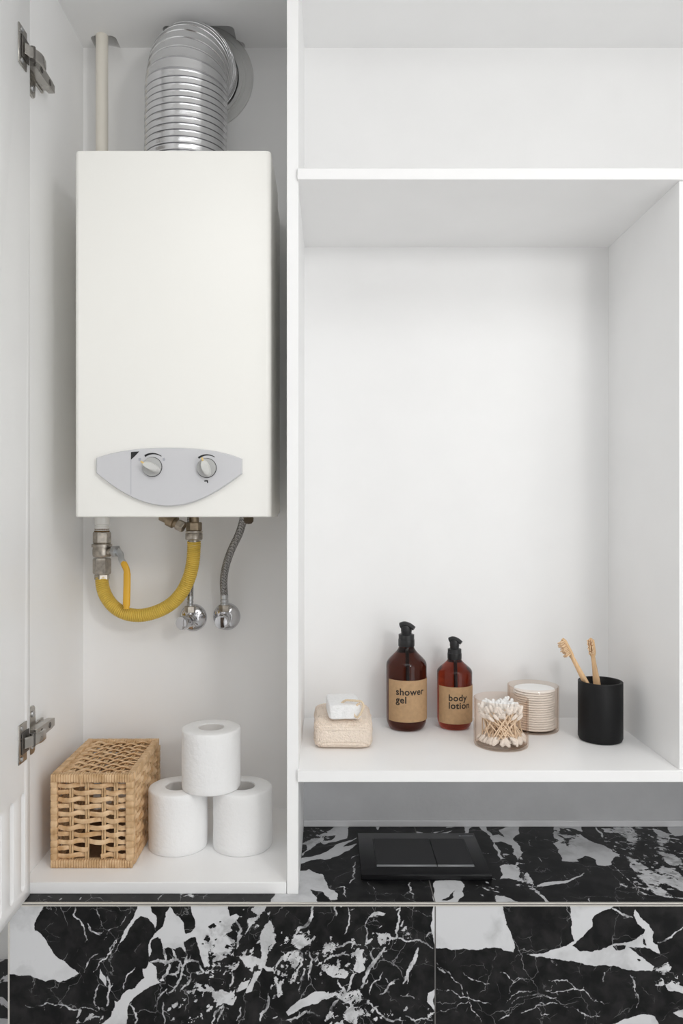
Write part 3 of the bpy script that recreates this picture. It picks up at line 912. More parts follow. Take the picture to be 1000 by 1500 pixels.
# door, opened square to the front
DX0, DX1 = -.4852, -.4672
door = MB().box(DX0, DX1, .79, 1.1975, LEDGE, .955, .001, 2).build('door', M_lam, hc)
slots = MB()
for k in range(6):
    dc = 1.170 - .0415 * k
    w = .0065
    poly = [(dc + w * math.cos(t), -.439 + w * math.sin(t)) for t in np.linspace(0, PI, 9)]
    poly += [(dc + w * math.cos(t), -.576 + w * math.sin(t)) for t in np.linspace(PI, 2 * PI, 9)]
    slots.prism(poly, lambda a, b, h: (h, a, b), DX1 - .009, DX1 + .02)
slots.v = [tuple(Vector(p) - ORG[hc.name]) for p in slots.v]
cu = slots.build('cutter', None)
cu.parent = hc; cu.location = (0, 0, 0)
md = door.modifiers.new('b', 'BOOLEAN'); md.operation = 'DIFFERENCE'; md.solver = 'EXACT'; md.object = cu
bpy.context.view_layer.update()
me = evaluated_mesh(door); door.modifiers.clear(); door.data = me
bpy.data.objects.remove(cu)
bv = door.modifiers.new('edge', 'BEVEL'); bv.width = .0016; bv.segments = 2; bv.limit_method = 'ANGLE'


def hinge(zc, up):
    """concealed hinge: cup plate on the door, arm and wing plate on the side panel"""
    h = MB().box(DX1, DX1 + .0022, 1.150, 1.1805, zc - .030, zc + .030, .0008, 1).build('hinge', M_hingem, hc)
    cup = MB().box(DX1 + .0022, DX1 + .0036, 1.158, 1.186, zc - .017, zc + .017, .0008, 1)
    cup.build('cup', M_hinged, h)
    for s in (-1, 1):
        MB().lathe((DX1 + .002, 1.160, zc + s * .0235), [(.0036, 0), (.0036, .0014), (.0022, .0022), (0, .0018)], 14, (1, 0, 0)).build('screw', M_steel, h)
    br = catmull([(DX1 + .003, 1.166, zc - .001), (DX1 + .010, 1.178, zc - .001), (DX1 + .0175, 1.196, zc), (DX1 + .017, 1.214, zc)], 6)
    MB().tube(br, .0085, 12, ref=(1, 0, 0), flat=.26, rect=True).build('link', M_hingem, h)
    MB().lathe((DX1 + .010, 1.182, zc - .010), [(.0045, 0), (.0045, .020)], 12, (0, 0, 1)).build('pivot', M_hinged, h)
    arm = MB()
    arm.prism([(1.200, zc - .0095), (1.272, zc - .0080), (1.284, zc - .006), (1.284, zc + .006), (1.272, zc + .0080), (1.200, zc + .0095)],
              lambda a, b, hh: (hh, a, b), XL + .011, XL + .0215)
    arm.build('arm', M_hingem, h)
    for y in (1.226, 1.262):
        MB().lathe((XL + .0213, y, zc), [(.0048, 0), (.0048, .0008), (.0026, .0009), (0, .0002)], 12, (1, 0, 0)).build('screw', M_hinged, h)
    wing = MB()
    wing.prism([(1.222, zc - .034), (1.226, zc - .038), (1.240, zc - .038), (1.244, zc - .034), (1.246, zc - .008), (1.280, zc - .008), (1.280, zc + .008), (1.246, zc + .008),
                (1.244, zc + .034), (1.240, zc + .038), (1.226, zc + .038), (1.222, zc + .034), (1.218, zc + .008), (1.218, zc - .008)],
               lambda a, b, hh: (hh, a, b), XL, XL + .004)
    wing.box(XL + .004, XL + .011, 1.215, 1.275, zc - .006, zc + .006)
    wing.build('mounting_plate', M_hingem, h)
    for s in (-1, 1):
        MB().lathe((XL + .004, 1.233, zc + s * .026), [(.0050, 0), (.0044, .0018), (.002, .0020), (0, .001)], 14, (1, 0, 0)).build('screw', M_steel, h)


hinge(.7065, 1)
hinge(-.354, -1)

# ------------------------------------------------------------------ niche and shelves right of the divider
XE = 1.10
ns = thing('shelf_unit', 'white open shelving with a deep niche right of the divider', 'shelving', (.25, 1.35, SH - TH))
FR = D1 - .006
MB().box(XD1, XE, D1, D2, CEIL, CEIL + .018).build('top_panel', M_lam, ns, smooth=False)
MB().box(XD1, XE, D1 + .002, D1 + .018, CEIL + .018, 1.059).build('unseen_fascia', M_lam, ns, smooth=False)
MB().box(XD1, XE, D2, D2 + .016, .535, CEIL).build('back_panel', M_lam, ns, smooth=False)
MB().box(XD1 - .0015, XE, FR, D2 + .016, .517, .517 + TH, .0008, 1).build('upper_shelf', M_lam, ns)
MB().box(XD1, XN + .018, D2, D2 + .016, SH, .517).build('niche_back', M_lam, ns, smooth=False)
MB().box(XN, XN + .018, D1 - .002, D2 + .016, SH, .517, .0006, 1).build('niche_side_panel', M_lam, ns)
MB().box(XD1 - .0015, XE, FR, D2 + .016, SH - TH, SH, .0008, 1).build('lower_shelf', M_lam, ns)
MB().box(XE, XE + .018, D1, D2 + .016, LEDGE, CEIL + .018).build('end_panel', M_lam, ns, smooth=False)

# ------------------------------------------------------------------ water heater
HX0, HX1, HY0, HY1, HZ0, HZ1 = -.4119, -.0935, 1.24, 1.487, -.0105, .5846
wh = thing('water_heater', 'cream-white wall-mounted gas water heater with two round knobs', 'water heater', (-.2525, 1.49, HZ0))
bm = bmesh.new()
bmesh.ops.create_cube(bm, size=1)
for v in bm.verts:
    v.co = Vector(((HX0 + HX1) / 2 + v.co.x * (HX1 - HX0), (HY0 + 1.41) / 2 + v.co.y * (1.41 - HY0), (HZ0 + HZ1) / 2 + v.co.z * (HZ1 - HZ0)))
ve = [e for e in bm.edges if abs(e.verts[0].co.z - e.verts[1].co.z) > .1 and e.verts[0].co.y < 1.3]
bmesh.ops.bevel(bm, geom=ve, offset=.0085, segments=5, affect='EDGES', profile=.5)
he = [e for e in bm.edges if abs(e.verts[0].co.z - e.verts[1].co.z) < 1e-4 and e.verts[0].co.y < 1.40 and e.verts[1].co.y < 1.40]
bmesh.ops.bevel(bm, geom=he, offset=.0028, segments=3, affect='EDGES', profile=.5)
MB().bm(bm).build('cover', M_heater, wh, angle=50)
MB().box(HX0 + .002, HX1 - .002, 1.411, HY1 + .0125, HZ0 + .004, HZ1 - .012, .003).build('back_housing', M_heater, wh)


def hp(px, py):                       # place on the heater front
    return ((px - VX) / F * HY0, -(py - VY) / F * HY0)


def lens(samples=28):
    up = [(143, 671), (165, 664.5), (190, 659.8), (215, 657.3), (250, 656.2), (285, 657.5), (315, 661), (340, 667), (355, 672.5)]
    dn = [(355, 694), (335, 709), (310, 724.5), (285, 735.5), (262, 740.8), (240, 741.5), (215, 736.5), (190, 726), (165, 710.5), (143, 693)]
    a = catmull([(x, y, 0) for x, y in up], 5); b = catmull([(x, y, 0) for x, y in dn], 5)
    return [hp(p.x, p.y) for p in a + b]


lp = lens()
cx = sum(p[0] for p in lp) / len(lp); cz = sum(p[1] for p in lp) / len(lp)
cp = MB()
front = [(cx + (x - cx) * .985, cz + (z - cz) * .97) for x, z in lp]
n = len(lp)
vs = [(x, HY0 + .002, z) for x, z in lp] + [(x, HY0 - .007, z) for x, z in lp] + [(x, HY0 - .0095, z) for x, z in front]
fs = [(i, (i + 1) % n, n + (i + 1) % n, n + i) for i in range(n)] + [(n + i, n + (i + 1) % n, 2 * n + (i + 1) % n, 2 * n + i) for i in range(n)]
fs += [tuple(range(2 * n, 3 * n)), tuple(range(n))]
cp.add(vs, fs)
cpo = cp.build('control_panel', M_panel, wh, angle=30)
YP = HY0 - .0095
PS = HY0 / F
s0 = hp(194, 665); s1 = hp(194, 725)
MB().box(s0[0] - .0004, s0[0] + .0004, YP - .0002, YP + .001, s1[1], s0[1]).build('seam', M_greymark, cpo, smooth=False)


def flat(name, pts, m, h=.0004):
    return MB().prism([hp(*p) for p in pts], lambda a, b, hh: (a, hh, b), YP - h, YP + .001).build(name, m, cpo, smooth=False)


flat('badge', [(194, 662.8), (206, 662), (200, 668.5), (194, 674)], M_black)


def arc_mark(cxp, cyp, r, a0, a1, w):
    out = [(cxp + r * math.cos(math.radians(a)), cyp - r * math.sin(math.radians(a))) for a in np.linspace(a0, a1, 14)]
    inn = [(cxp + (r - w * (1 - k / 13.0 * .7)) * math.cos(math.radians(a)), cyp - (r - w * (1 - k / 13.0 * .7)) * math.sin(math.radians(a))) for k, a in enumerate(np.linspace(a0, a1, 14))]
    flat('scale_mark', out + inn[::-1], M_black)


def knob(px, py, ang):
    c = hp(px, py)
    k = MB().lathe((c[0], YP + .001, c[1]), [(.0160, 0), (.0160, .0012), (.0156, .0014), (.0156, .002), (0, .002)], 40, (0, -1, 0)).build('knob', M_dark, cpo)
    MB().lathe((c[0], YP, c[1]), [(.0151, 0), (.0151, .005), (.0143, .0062), (0, .0062)], 40, (0, -1, 0)).build('dial', M_dial, k)
    # raised boat-shaped grip
    t = math.radians(ang); ux, uz = math.cos(t), math.sin(t)
    L_, Wd = .0150, .0066
    pts = []
    for a in np.linspace(0, 2 * PI, 28, endpoint=False):
        q = abs(math.cos(a)) ** 1.0
        lx = L_ * math.cos(a); ly = Wd * math.sin(a) * (1 - .15 * math.cos(a))
        pts.append((c[0] + lx * ux - ly * uz, c[1] + lx * uz + ly * ux))
    m2 = MB(); n2 = len(pts)
    vs = [(x, YP - .006, z) for x, z in pts] + [(c[0] + (x - c[0]) * .93, YP - .0165, c[1] + (z - c[1]) * .8) for x, z in pts] + [(c[0] + (x - c[0]) * .85, YP - .0180, c[1] + (z - c[1]) * .6) for x, z in pts]
    fs = [(i, (i + 1) % n2, n2 + (i + 1) % n2, n2 + i) for i in range(n2)] + [(n2 + i, n2 + (i + 1) % n2, 2 * n2 + (i + 1) % n2, 2 * n2 + i) for i in range(n2)] + [tuple(range(2 * n2, 3 * n2))]
    m2.add(vs, fs).build('grip', M_knob, k)
    e = (c[0] + ux * .0118, c[1] + uz * .0118); f = (c[0] + ux * .016, c[1] + uz * .016)
    MB().tube([(e[0], YP - .0183, e[1]), (f[0], YP - .0150, f[1])], .0016, 8).build('pointer', M_yellowmark, k)


knob(225, 684.5, 152); knob(304, 686, 108)
arc_mark(225, 686, 22, 122, 52, 3.2); arc_mark(304, 687, 21, 128, 55, 3.0)
flat('print', [(205, 671.5), (208.5, 671.5), (208.5, 675.5), (205, 675.5)], M_greymark)
flat('print', [(240, 672), (242.5, 671), (244, 673.5), (242.5, 676), (240.3, 675.5)], M_greymark)
flat('print', [(300.5, 704), (305.5, 703.5), (306.2, 707.5), (304.9, 708), (304, 705.6), (300.8, 706)], M_black)

# ------------------------------------------------------------------ flue duct
DR = .0738
dx0, dx1 = -.2595, -.2500
yv, zw = 1.389, .842
rb = .085
path = []
for z in np.linspace(HZ1 - .01, zw - rb, 40): path.append((dx0 + (dx1 - dx0) * .3 * (z - HZ1) / .3, yv, z))
x1 = path[-1][0]
for a in np.linspace(0, 90, 60)[1:]:
    t = math.radians(a)
    path.append((x1 + (dx1 - x1) * a / 90, yv + rb - rb * math.cos(t), zw - rb + rb * math.sin(t)))
path.append((dx1, D2 - .004, zw))
pp = resample(path, .00115)
prof = [.0003, -.0038, .0003, .0003, -.0002, .00025, -.0002, .00025, -.0002, .0002]
rad = [DR + prof[i % len(prof)] + .0004 * math.sin(i * .13) for i in range(len(pp))]
fd = MB().tube(pp, rad, 72, cap=False, ref=(1, 0, 0)).build('flue_duct', M_alu, None, (dx0, yv, HZ1 - .01), angle=60)
tag(fd, 'ribbed silver aluminium flue duct bending from the heater top to the wall', 'duct')
ro = thing('wall_rosette', 'round grey-white wall collar behind the silver flue duct', 'collar', (dx1, D2, zw))
RR = .103
MB().ring((dx1, D2 - .0005, zw + .006), [(.079, 0), (RR, 0), (RR, .003), (RR - .003, .0055), (RR - .013, .0055), (RR - .0155, .0085), (.079, .0085)], 72, (0, -1, 0)).build('flange', M_rosette, ro)
MB().ring((dx1, D2 - .0092, zw), [(.0762, 0), (.0825, 0), (.0825, .004), (.0762, .004)], 56, (0, -1, 0)).build('neck', M_rosette, ro)

# ------------------------------------------------------------------ gas line
GX, GY = -.433, 1.462
gp = thing('gas_pipe', 'cream pipe running down beside the water heater from the ceiling notch', 'pipe', (GX, GY, -.014))
MB().lathe((GX, GY, -.010), [(.0115, 0), (.0115, .955)], 28).build('pipe', M_cream, gp)
fit = MB().lathe((GX, GY, -.041), [(.0128, 0), (.0133, .002), (.0133, .010), (.0120, .011), (.0120, .014), (.0145, .015), (.0145, .0275), (.0130, .029), (.0130, .034)], 32)
fit.build('socket', M_pvc, gp)


def gz(py, d=GY): return -(py - VY) / F * d


def hexa(o, r, h, axis=(0, 0, 1), start=0.0, mb=None):
    mb = mb or MB()
    return mb.lathe(o, [(r * .92, 0), (r, h * .1), (r, h * .9), (r * .92, h)], 6, axis, start=start)


gv = thing('gas_valve', 'dull nickel ball valve with a yellow lever under the water heater', 'valve', (GX, GY, gz(848)))
hexa((GX, GY, gz(796)), .0168, gz(779) - gz(796), start=.3).build('upper_hex', M_nickel, gv, angle=20)
MB().lathe((GX, GY, gz(816)), [(.0150, 0), (.0168, .002), (.0176, .006), (.0176, .013), (.0165, .019), (.0192, .0195), (.0192, .0245), (.0160, .0255), (.0150, .0262)], 36).build('body', M_nickel, gv)
hexa((GX, GY, gz(841)), .0172, gz(817.5) - gz(841), start=.12).build('lower_hex', M_nickel, gv, angle=20)
MB().lathe((GX, GY, gz(779)), [(.0135, -.001), (.0148, .0012), (.0128, .003), (.0138, .0055), (.0120, .007)], 20).build('thread_seal', M_hemp, gv)
hexa((GX, GY, gz(849)), .0142, gz(841) - gz(849), start=.5).build('outlet_nut', M_nickel, gv, angle=20)
sx_ = GX + .018
MB().lathe((sx_ - .004, GY - .004, gz(808)), [(.0085, 0), (.0085, .008), (.0062, .0095), (.0062, .017)], 24, (1, -.35, 0)).build('stem', M_nickel, gv)
hexa((sx_ + .0075, GY - .012, gz(807)), .0118, .010, (1, -.55, 0)).build('stem_nut', M_steel, gv, angle=20)
lv = [P(172, 806, 1.445), P(176.5, 812, 1.440), P(178, 820, 1.434), P(182, 827, 1.430), P(185.6, 836, 1.428), P(186, 850, 1.427), P(185.6, 870, 1.424), P(185, 892, 1.421)]
lp_ = catmull(lv, 8)
MB().tube(lp_[:24], .0058, 12, ref=(0, 1, 0), flat=.4, rect=True).build('lever', M_steel, gv)
hp2 = lp_[20:]
MB().tube(hp2, [(.0062 if 1 < i < len(hp2) - 2 else .0050) + (.0006 if i > len(hp2) * .4 else 0) for i in range(len(hp2))], 16, ref=(0, 1, 0), flat=.72, rect=False).build('lever_sleeve', M_yhand, gv)

NX, ND = -.2503, 1.423
hd = 1.45
hpth = [P(149, 846, GY), P(150, 858, 1.458), P(154.5, 872, 1.452), P(165, 887, 1.446), P(182, 898, 1.442), P(204, 901.5, 1.44), P(228, 896.5, 1.438), P(250, 885, 1.436), P(266, 868, 1.433), P(277, 846, 1.43), P(282.5, 822, 1.427), P(284, 800, 1.424), P(284, 793, ND)]
hpp = resample(catmull(hpth, 14), .00095)
gh = thing('gas_hose', 'yellow corrugated gas hose hanging in a loop under the water heater', 'hose', (-.34, 1.44, gz(910)))
MB().tube(hpp, [.0120 + (.0006 if (i % 4) else -.0013) for i in range(len(hpp))], 20, ref=(0, 1, 0)).build('corrugated_tube', M_yhose, gh, angle=70)
hz = lambda y: -(y - VY) / F * ND
MB().lathe((NX, ND, hz(802)), [(.0102, 0), (.0102, hz(790) - hz(802))], 24).build('ferrule', M_nickel, gh)
MB().lathe((NX, ND, hz(791)), [(.0140, 0), (.0160, .0015), (.0160, .0115), (.0150, .013), (.0160, .0145), (.0160, .0165)], 30).build('collar', M_nickel, gh)
hexa((NX, ND, hz(778)), .0146, hz(765) - hz(778), start=.2).build('union_nut', M_brass, gh, angle=20)
wf = thing('heater_fitting', 'tarnished pipe fittings poking out below the water heater', 'fitting', (NX, ND, HZ0 - .012))
MB().lathe((NX, ND, hz(766)), [(.0092, 0), (.0092, .0135)], 20).build('inlet_stub', M_brass, wf)
a0, a1 = P(236, 756, 1.41), P(274, 775, 1.40)
ax = (a1 - a0)
t_ = MB().lathe(a0, [(.0085, 0), (.0085, ax.length * .25), (.0115, ax.length * .27), (.0115, ax.length * .5), (.008, ax.length * .52), (.008, ax.length * .66)], 18, ax)
t_.build('side_branch', M_brass, wf)
hexa(a0 + ax * .62, .0105, ax.length * .26, ax, mb=None).build('branch_nut', M_nickel, wf, angle=20)
MB().lathe(P(252, 754, 1.43), [(.0105, 0), (.0105, .012), (.007, .015)], 16, (.3, 0, -1)).build('plug', M_brass, wf)
MB().lathe(P(364, 757, 1.40), [(.0085, 0), (.0092, .003), (.0088, .0085), (.0055, .0125), (0, .0135)], 20, (0, 0, -1)).build('rubber_cap', M_rubber, wf)


def angle_valve(ex, ez, knob_dir, label, hose_label, hose_pts, hr, nut_w):
    v = thing('angle_valve', label, 'valve', (ex, D2, ez), 'chrome angle valves under the heater')
    MB().lathe((ex, D2 - .0002, ez), [(.0268, 0), (.0266, .0025), (.0245, .006), (.019, .0095), (.0125, .0115), (.0115, .012), (0, .012)], 48, (0, -1, 0)).build('escutcheon', M_chrome, v)
    MB().lathe((ex, D2 - .010, ez), [(.0108, 0), (.0108, .016), (.0122, .019), (.0122, .034), (.0105, .038), (.008, .040)], 32, (0, -1, 0)).build('body', M_chrome, v)
    MB().lathe((ex, D2 - .036, ez + .006), [(.0085, 0), (.0085, .010)], 24).build('outlet', M_chrome, v)
    hexa((ex, D2 - .036, ez + .0145), nut_w, .0125, start=.35).build('compression_nut', M_nickel, v, angle=20)
    kd = Vector(knob_dir).normalized()
    k0 = Vector((ex, D2 - .046, ez - .001))
    MB().lathe(k0, [(.0068, 0), (.0068, .008), (.0122, .009), (.0134, .013), (.0134, .024), (.0120, .0275), (.006, .0288), (0, .0288)], 10, kd).build('knob', M_chrome, v, angle=25)
    h = thing('braided_hose', hose_label, 'hose', (ex, D2 - .036, ez + .027), 'braided steel hoses under the heater')
    b0 = Vector((ex, D2 - .036, ez + .026))
    MB().lathe(b0, [(hr * 1.08, 0), (hr * 1.08, .004), (hr * .92, .0046), (hr * .92, .006), (hr * 1.1, .0066), (hr * 1.1, .011), (hr * .94, .0116), (hr * .94, .013), (hr * 1.1, .0136), (hr * 1.1, .020)], 22).build('ferrule', M_steel, h)
    pts = [b0 + Vector((0, 0, .018))] + hose_pts
    MB().tube(resample(catmull(pts, 10), .004), hr, 18, ref=(0, 1, 0)).build('braid', M_braid, h, angle=60)


angle_valve(-.1996, -.2075, (-.04, -1, 0), 'chrome angle valve whose knob faces forward, under the bare hose',
            'grey braided steel hose curving from the heater to the right valve',
            [P(327.5, 850, 1.458), P(331, 828, 1.448), P(339, 805, 1.435), P(349.5, 783, 1.42), P(355.5, 764, 1.41), P(357, 752, 1.405)], .0072, .0108)
angle_valve(-.2650, -.2095, (-.42, -1, 0), 'chrome angle valve partly under the yellow gas hose',
            'short grey braided steel hose rising behind the yellow gas hose',
            [P(279, 850, 1.470), P(280, 820, 1.472), P(280, 790, 1.472), P(278, 752, 1.470)], .0060, .0108)

# ------------------------------------------------------------------ wicker basket
bx0, bx1, by0, by1, bz0, bz1 = -.4546, -.3190, 1.248, 1.446, BOT, BOT + .1535
wb = thing('wicker_basket', 'square tan wicker basket with a lid left of the toilet rolls', 'basket', ((bx0 + bx1) / 2, (by0 + by1) / 2, bz0))


def wrapped_bar(p0, p1, hw, pitch, name='frame_bar', depth_ref=(0, 1, 0), flat=1.0):
    L_ = (Vector(p1) - Vector(p0)).length
    nn = max(3, int(round(L_ / pitch)))
    pts, rs = [], []
    for k in range(nn):
        jit = random.uniform(-.04, .04) * hw
        for t, r in ((.02, .84), (.12, 1.0), (.88, 1.0), (.98, .84)):
            pts.append(Vector(p0).lerp(Vector(p1), (k + t) / nn)); rs.append(hw * r + jit)
    return MB().tube(pts, rs, 16, ref=depth_ref, flat=flat, rect=True).build(name, M_wickf, wb, angle=50)


h_ = .0056; g_ = h_
for x in (bx0 + h_, bx1 - h_):
    for y in (by0 + h_, by1 - h_):
        wrapped_bar((x, y, bz0 + .012), (x, y, bz1 - .012), h_ * (1.0 if x < -.4 else 1.25), .0105)
for y in (by0 + h_, by1 - h_):
    wrapped_bar((bx0 + .001, y, bz0 + .0067), (bx1 - .001, y, bz0 + .0067), .0066, .0042)
    wrapped_bar((bx0 + .001, y, bz1 - .0070), (bx1 - .001, y, bz1 - .0070), .0070, .0042)
for x in (bx0 + h_, bx1 - h_):
    wrapped_bar((x, by0 + .012, bz0 + .0067), (x, by1 - .012, bz0 + .0067), .0060, .0042)
    wrapped_bar((x, by0 + .012, bz1 - .0066), (x, by1 - .012, bz1 - .0066), .0062, .0042)


def weave(o, u, w, nrm, U, Wd, stakes, rows, sw, broken=None):
    """strands run along u, stakes along w, nrm points outward"""
    o, u, w, nrm = Vector(o), Vector(u), Vector(w), Vector(nrm)
    for s in stakes:
        for e in (-1, 1):
            x = s * U + e * .0019
            MB().tube([o + u * x - w * .003, o + u * (x + .0006) + w * (Wd * .5), o + u * x + w * (Wd + .003)], .0017, 7).build('stake', M_wicks, wb)
    cr = [-.0] + list(stakes) + [1.0]
    for r in range(rows):
        v = (r + .5) / rows * Wd
        pts = []
        for i, s in enumerate(cr):
            off = (1 if (i + r) % 2 else -1) * .0030
            if i in (0, len(cr) - 1): off = -.001
            pts.append(o + u * (s * U) + w * (v + random.uniform(-.0008, .0008)) + nrm * off)
            if i < len(cr) - 1:
                s2 = cr[i + 1]
                tilt = .0016 if i % 2 else -.0012
                pts.append(o + u * ((s + s2) / 2 * U) + w * (v + tilt * ((-1) ** r)) + nrm * (0.0004 * ((-1) ** i)))
        cc = catmull(pts, 4)
        segs = [cc]
        if broken and r in broken:
            lo, hi = broken[r]
            segs = [[p for p in cc if (p - o).dot(u) / U < lo], [p for p in cc if (p - o).dot(u) / U > hi]]
        for sg in segs:
            if len(sg) > 2:
                MB().tube(sg, [sw * random.uniform(.92, 1.05) for _ in sg], 8, ref=nrm, flat=.42).build('strand', M_wick, wb)


t2 = .0115
st4 = (.19, .42, .66, .84)
weave((bx0 + t2, by0 + .006, bz0 + .013), (1, 0, 0), (0, 0, 1), (0, -1, 0), bx1 - bx0 - 2 * t2, .126, st4, 11, .0040, {0: (.44, .62), 1: (.46, .61)})
weave((bx1 - t2, by1 - .006, bz0 + .013), (-1, 0, 0), (0, 0, 1), (0, 1, 0), bx1 - bx0 - 2 * t2, .126, st4, 11, .0045)
st7 = tuple((k + .6) / 7.2 for k in range(7))
weave((bx1 - .005, by0 + t2, bz0 + .013), (0, 1, 0), (0, 0, 1), (1, 0, 0), by1 - by0 - 2 * t2, .126, st7, 12, .0043)
weave((bx0 + .005, by1 - t2, bz0 + .013), (0, -1, 0), (0, 0, 1), (-1, 0, 0), by1 - by0 - 2 * t2, .126, st7, 12, .0043)
weave((bx0 + t2, by0 + .0125, bz1 - .0045), (1, 0, 0), (0, 1, 0), (0, 0, 1), bx1 - bx0 - 2 * t2, by1 - by0 - .026, (.14, .32, .5, .68, .86), 15, .0046)
MB().box(bx0 + .010, bx1 - .010, by0 + .010, by1 - .010, bz0 + .004, bz0 + .007).build('base', M_wickb, wb)
for x in (-.4035,):
    MB().tube(catmull([(x, by0 - .0018, bz1 - .016), (x, by0 - .0022, bz1 - .006), (x, by0 + .004, bz1 + .0012), (x, by0 + .014, bz1 + .0006)], 4), .0012, 8).build('tie', M_wickf, wb)

# ------------------------------------------------------------------ toilet rolls


def roll(x, y, z, label, seed, h=.1035, R=.0508, flap=None):
    r = thing('toilet_roll', label, 'toilet roll', (x, y, z), 'toilet rolls in a pyramid')
    rnd = random.Random(seed)
    ri = .0225
    seg, nz = 72, 14
    vs, fs = [], []
    ph = rnd.uniform(0, 6)
    rows = []
    prof = [(ri, h * .004), (ri, h), (ri + .0015, h + .0004), ((ri + R) / 2, h + .0006), (R - .003, h), (R - .0008, h - .0012)]
    prof += [(R, h - .003 - (h - .006) * k / nz) for k in range(nz + 1)] + [(R - .001, .0008), (R - .003, 0), (ri, 0)]
    for r_, t in prof:
        for k in range(seg):
            a = 2 * PI * k / seg
            q = 1.0
            if r_ > R - .004:
                q += .006 * mnoise.noise((math.cos(a) * 1.3 + seed, math.sin(a) * 1.3, t * 14)) + .008 * mnoise.noise((math.cos(a) * 3 + seed, math.sin(a) * 3, t * 40))
                if flap is not None:
                    da = ((math.degrees(a) - flap + 180) % 360) - 180
                    if -30 < da < 0: q += .045 * (1 - abs(da) / 30.0) * (.7 + .5 * math.sin(t * 60))
            vs.append((x + r_ * q * math.cos(a), y + r_ * q * math.sin(a), z + t))
    m = len(prof)
    for i in range(m - 1):
        for k in range(seg):
            k2 = (k + 1) % seg
            fs.append((i * seg + k, i * seg + k2, (i + 1) * seg + k2, (i + 1) * seg + k))
    MB().add(vs, fs).build('paper', M_paper, r, angle=60)
    MB().ring((x, y, z + .0008), [(ri - .0012, 0), (ri + .0002, 0), (ri + .0002, h - .002), (ri - .0012, h - .002)], 48).build('core', M_core, r)


roll(-.2625, 1.336, BOT, 'white toilet roll on the cabinet floor beside the wicker basket', 1)
roll(-.1505, 1.337, BOT, 'white toilet roll on the cabinet floor beside the divider', 2, flap=12)
roll(-.2040, 1.331, BOT + .1042, 'white toilet roll stacked on top of the other two', 3)


# ------------------------------------------------------------------ pump bottles
def text_mesh(body, size, offset=0.0):
    cu = bpy.data.curves.new('t', 'FONT')
    cu.body = body; cu.size = size; cu.offset = offset; cu.resolution_u = 4
    cu.space_line = .86; cu.space_character = 1.06
    o = link(bpy.data.objects.new('t', cu))
    bpy.context.view_layer.update()
    me = evaluated_mesh(o)
    bm = bmesh.new(); bm.from_mesh(me)
    bmesh.ops.remove_doubles(bm, verts=bm.verts[:], dist=1e-6)
    v = [tuple(p.co) for p in bm.verts]; bm.verts.index_update()
    f = [[q.index for q in p.verts] for p in bm.faces]
    bm.free()
    bpy.data.objects.remove(o)
    return v, f


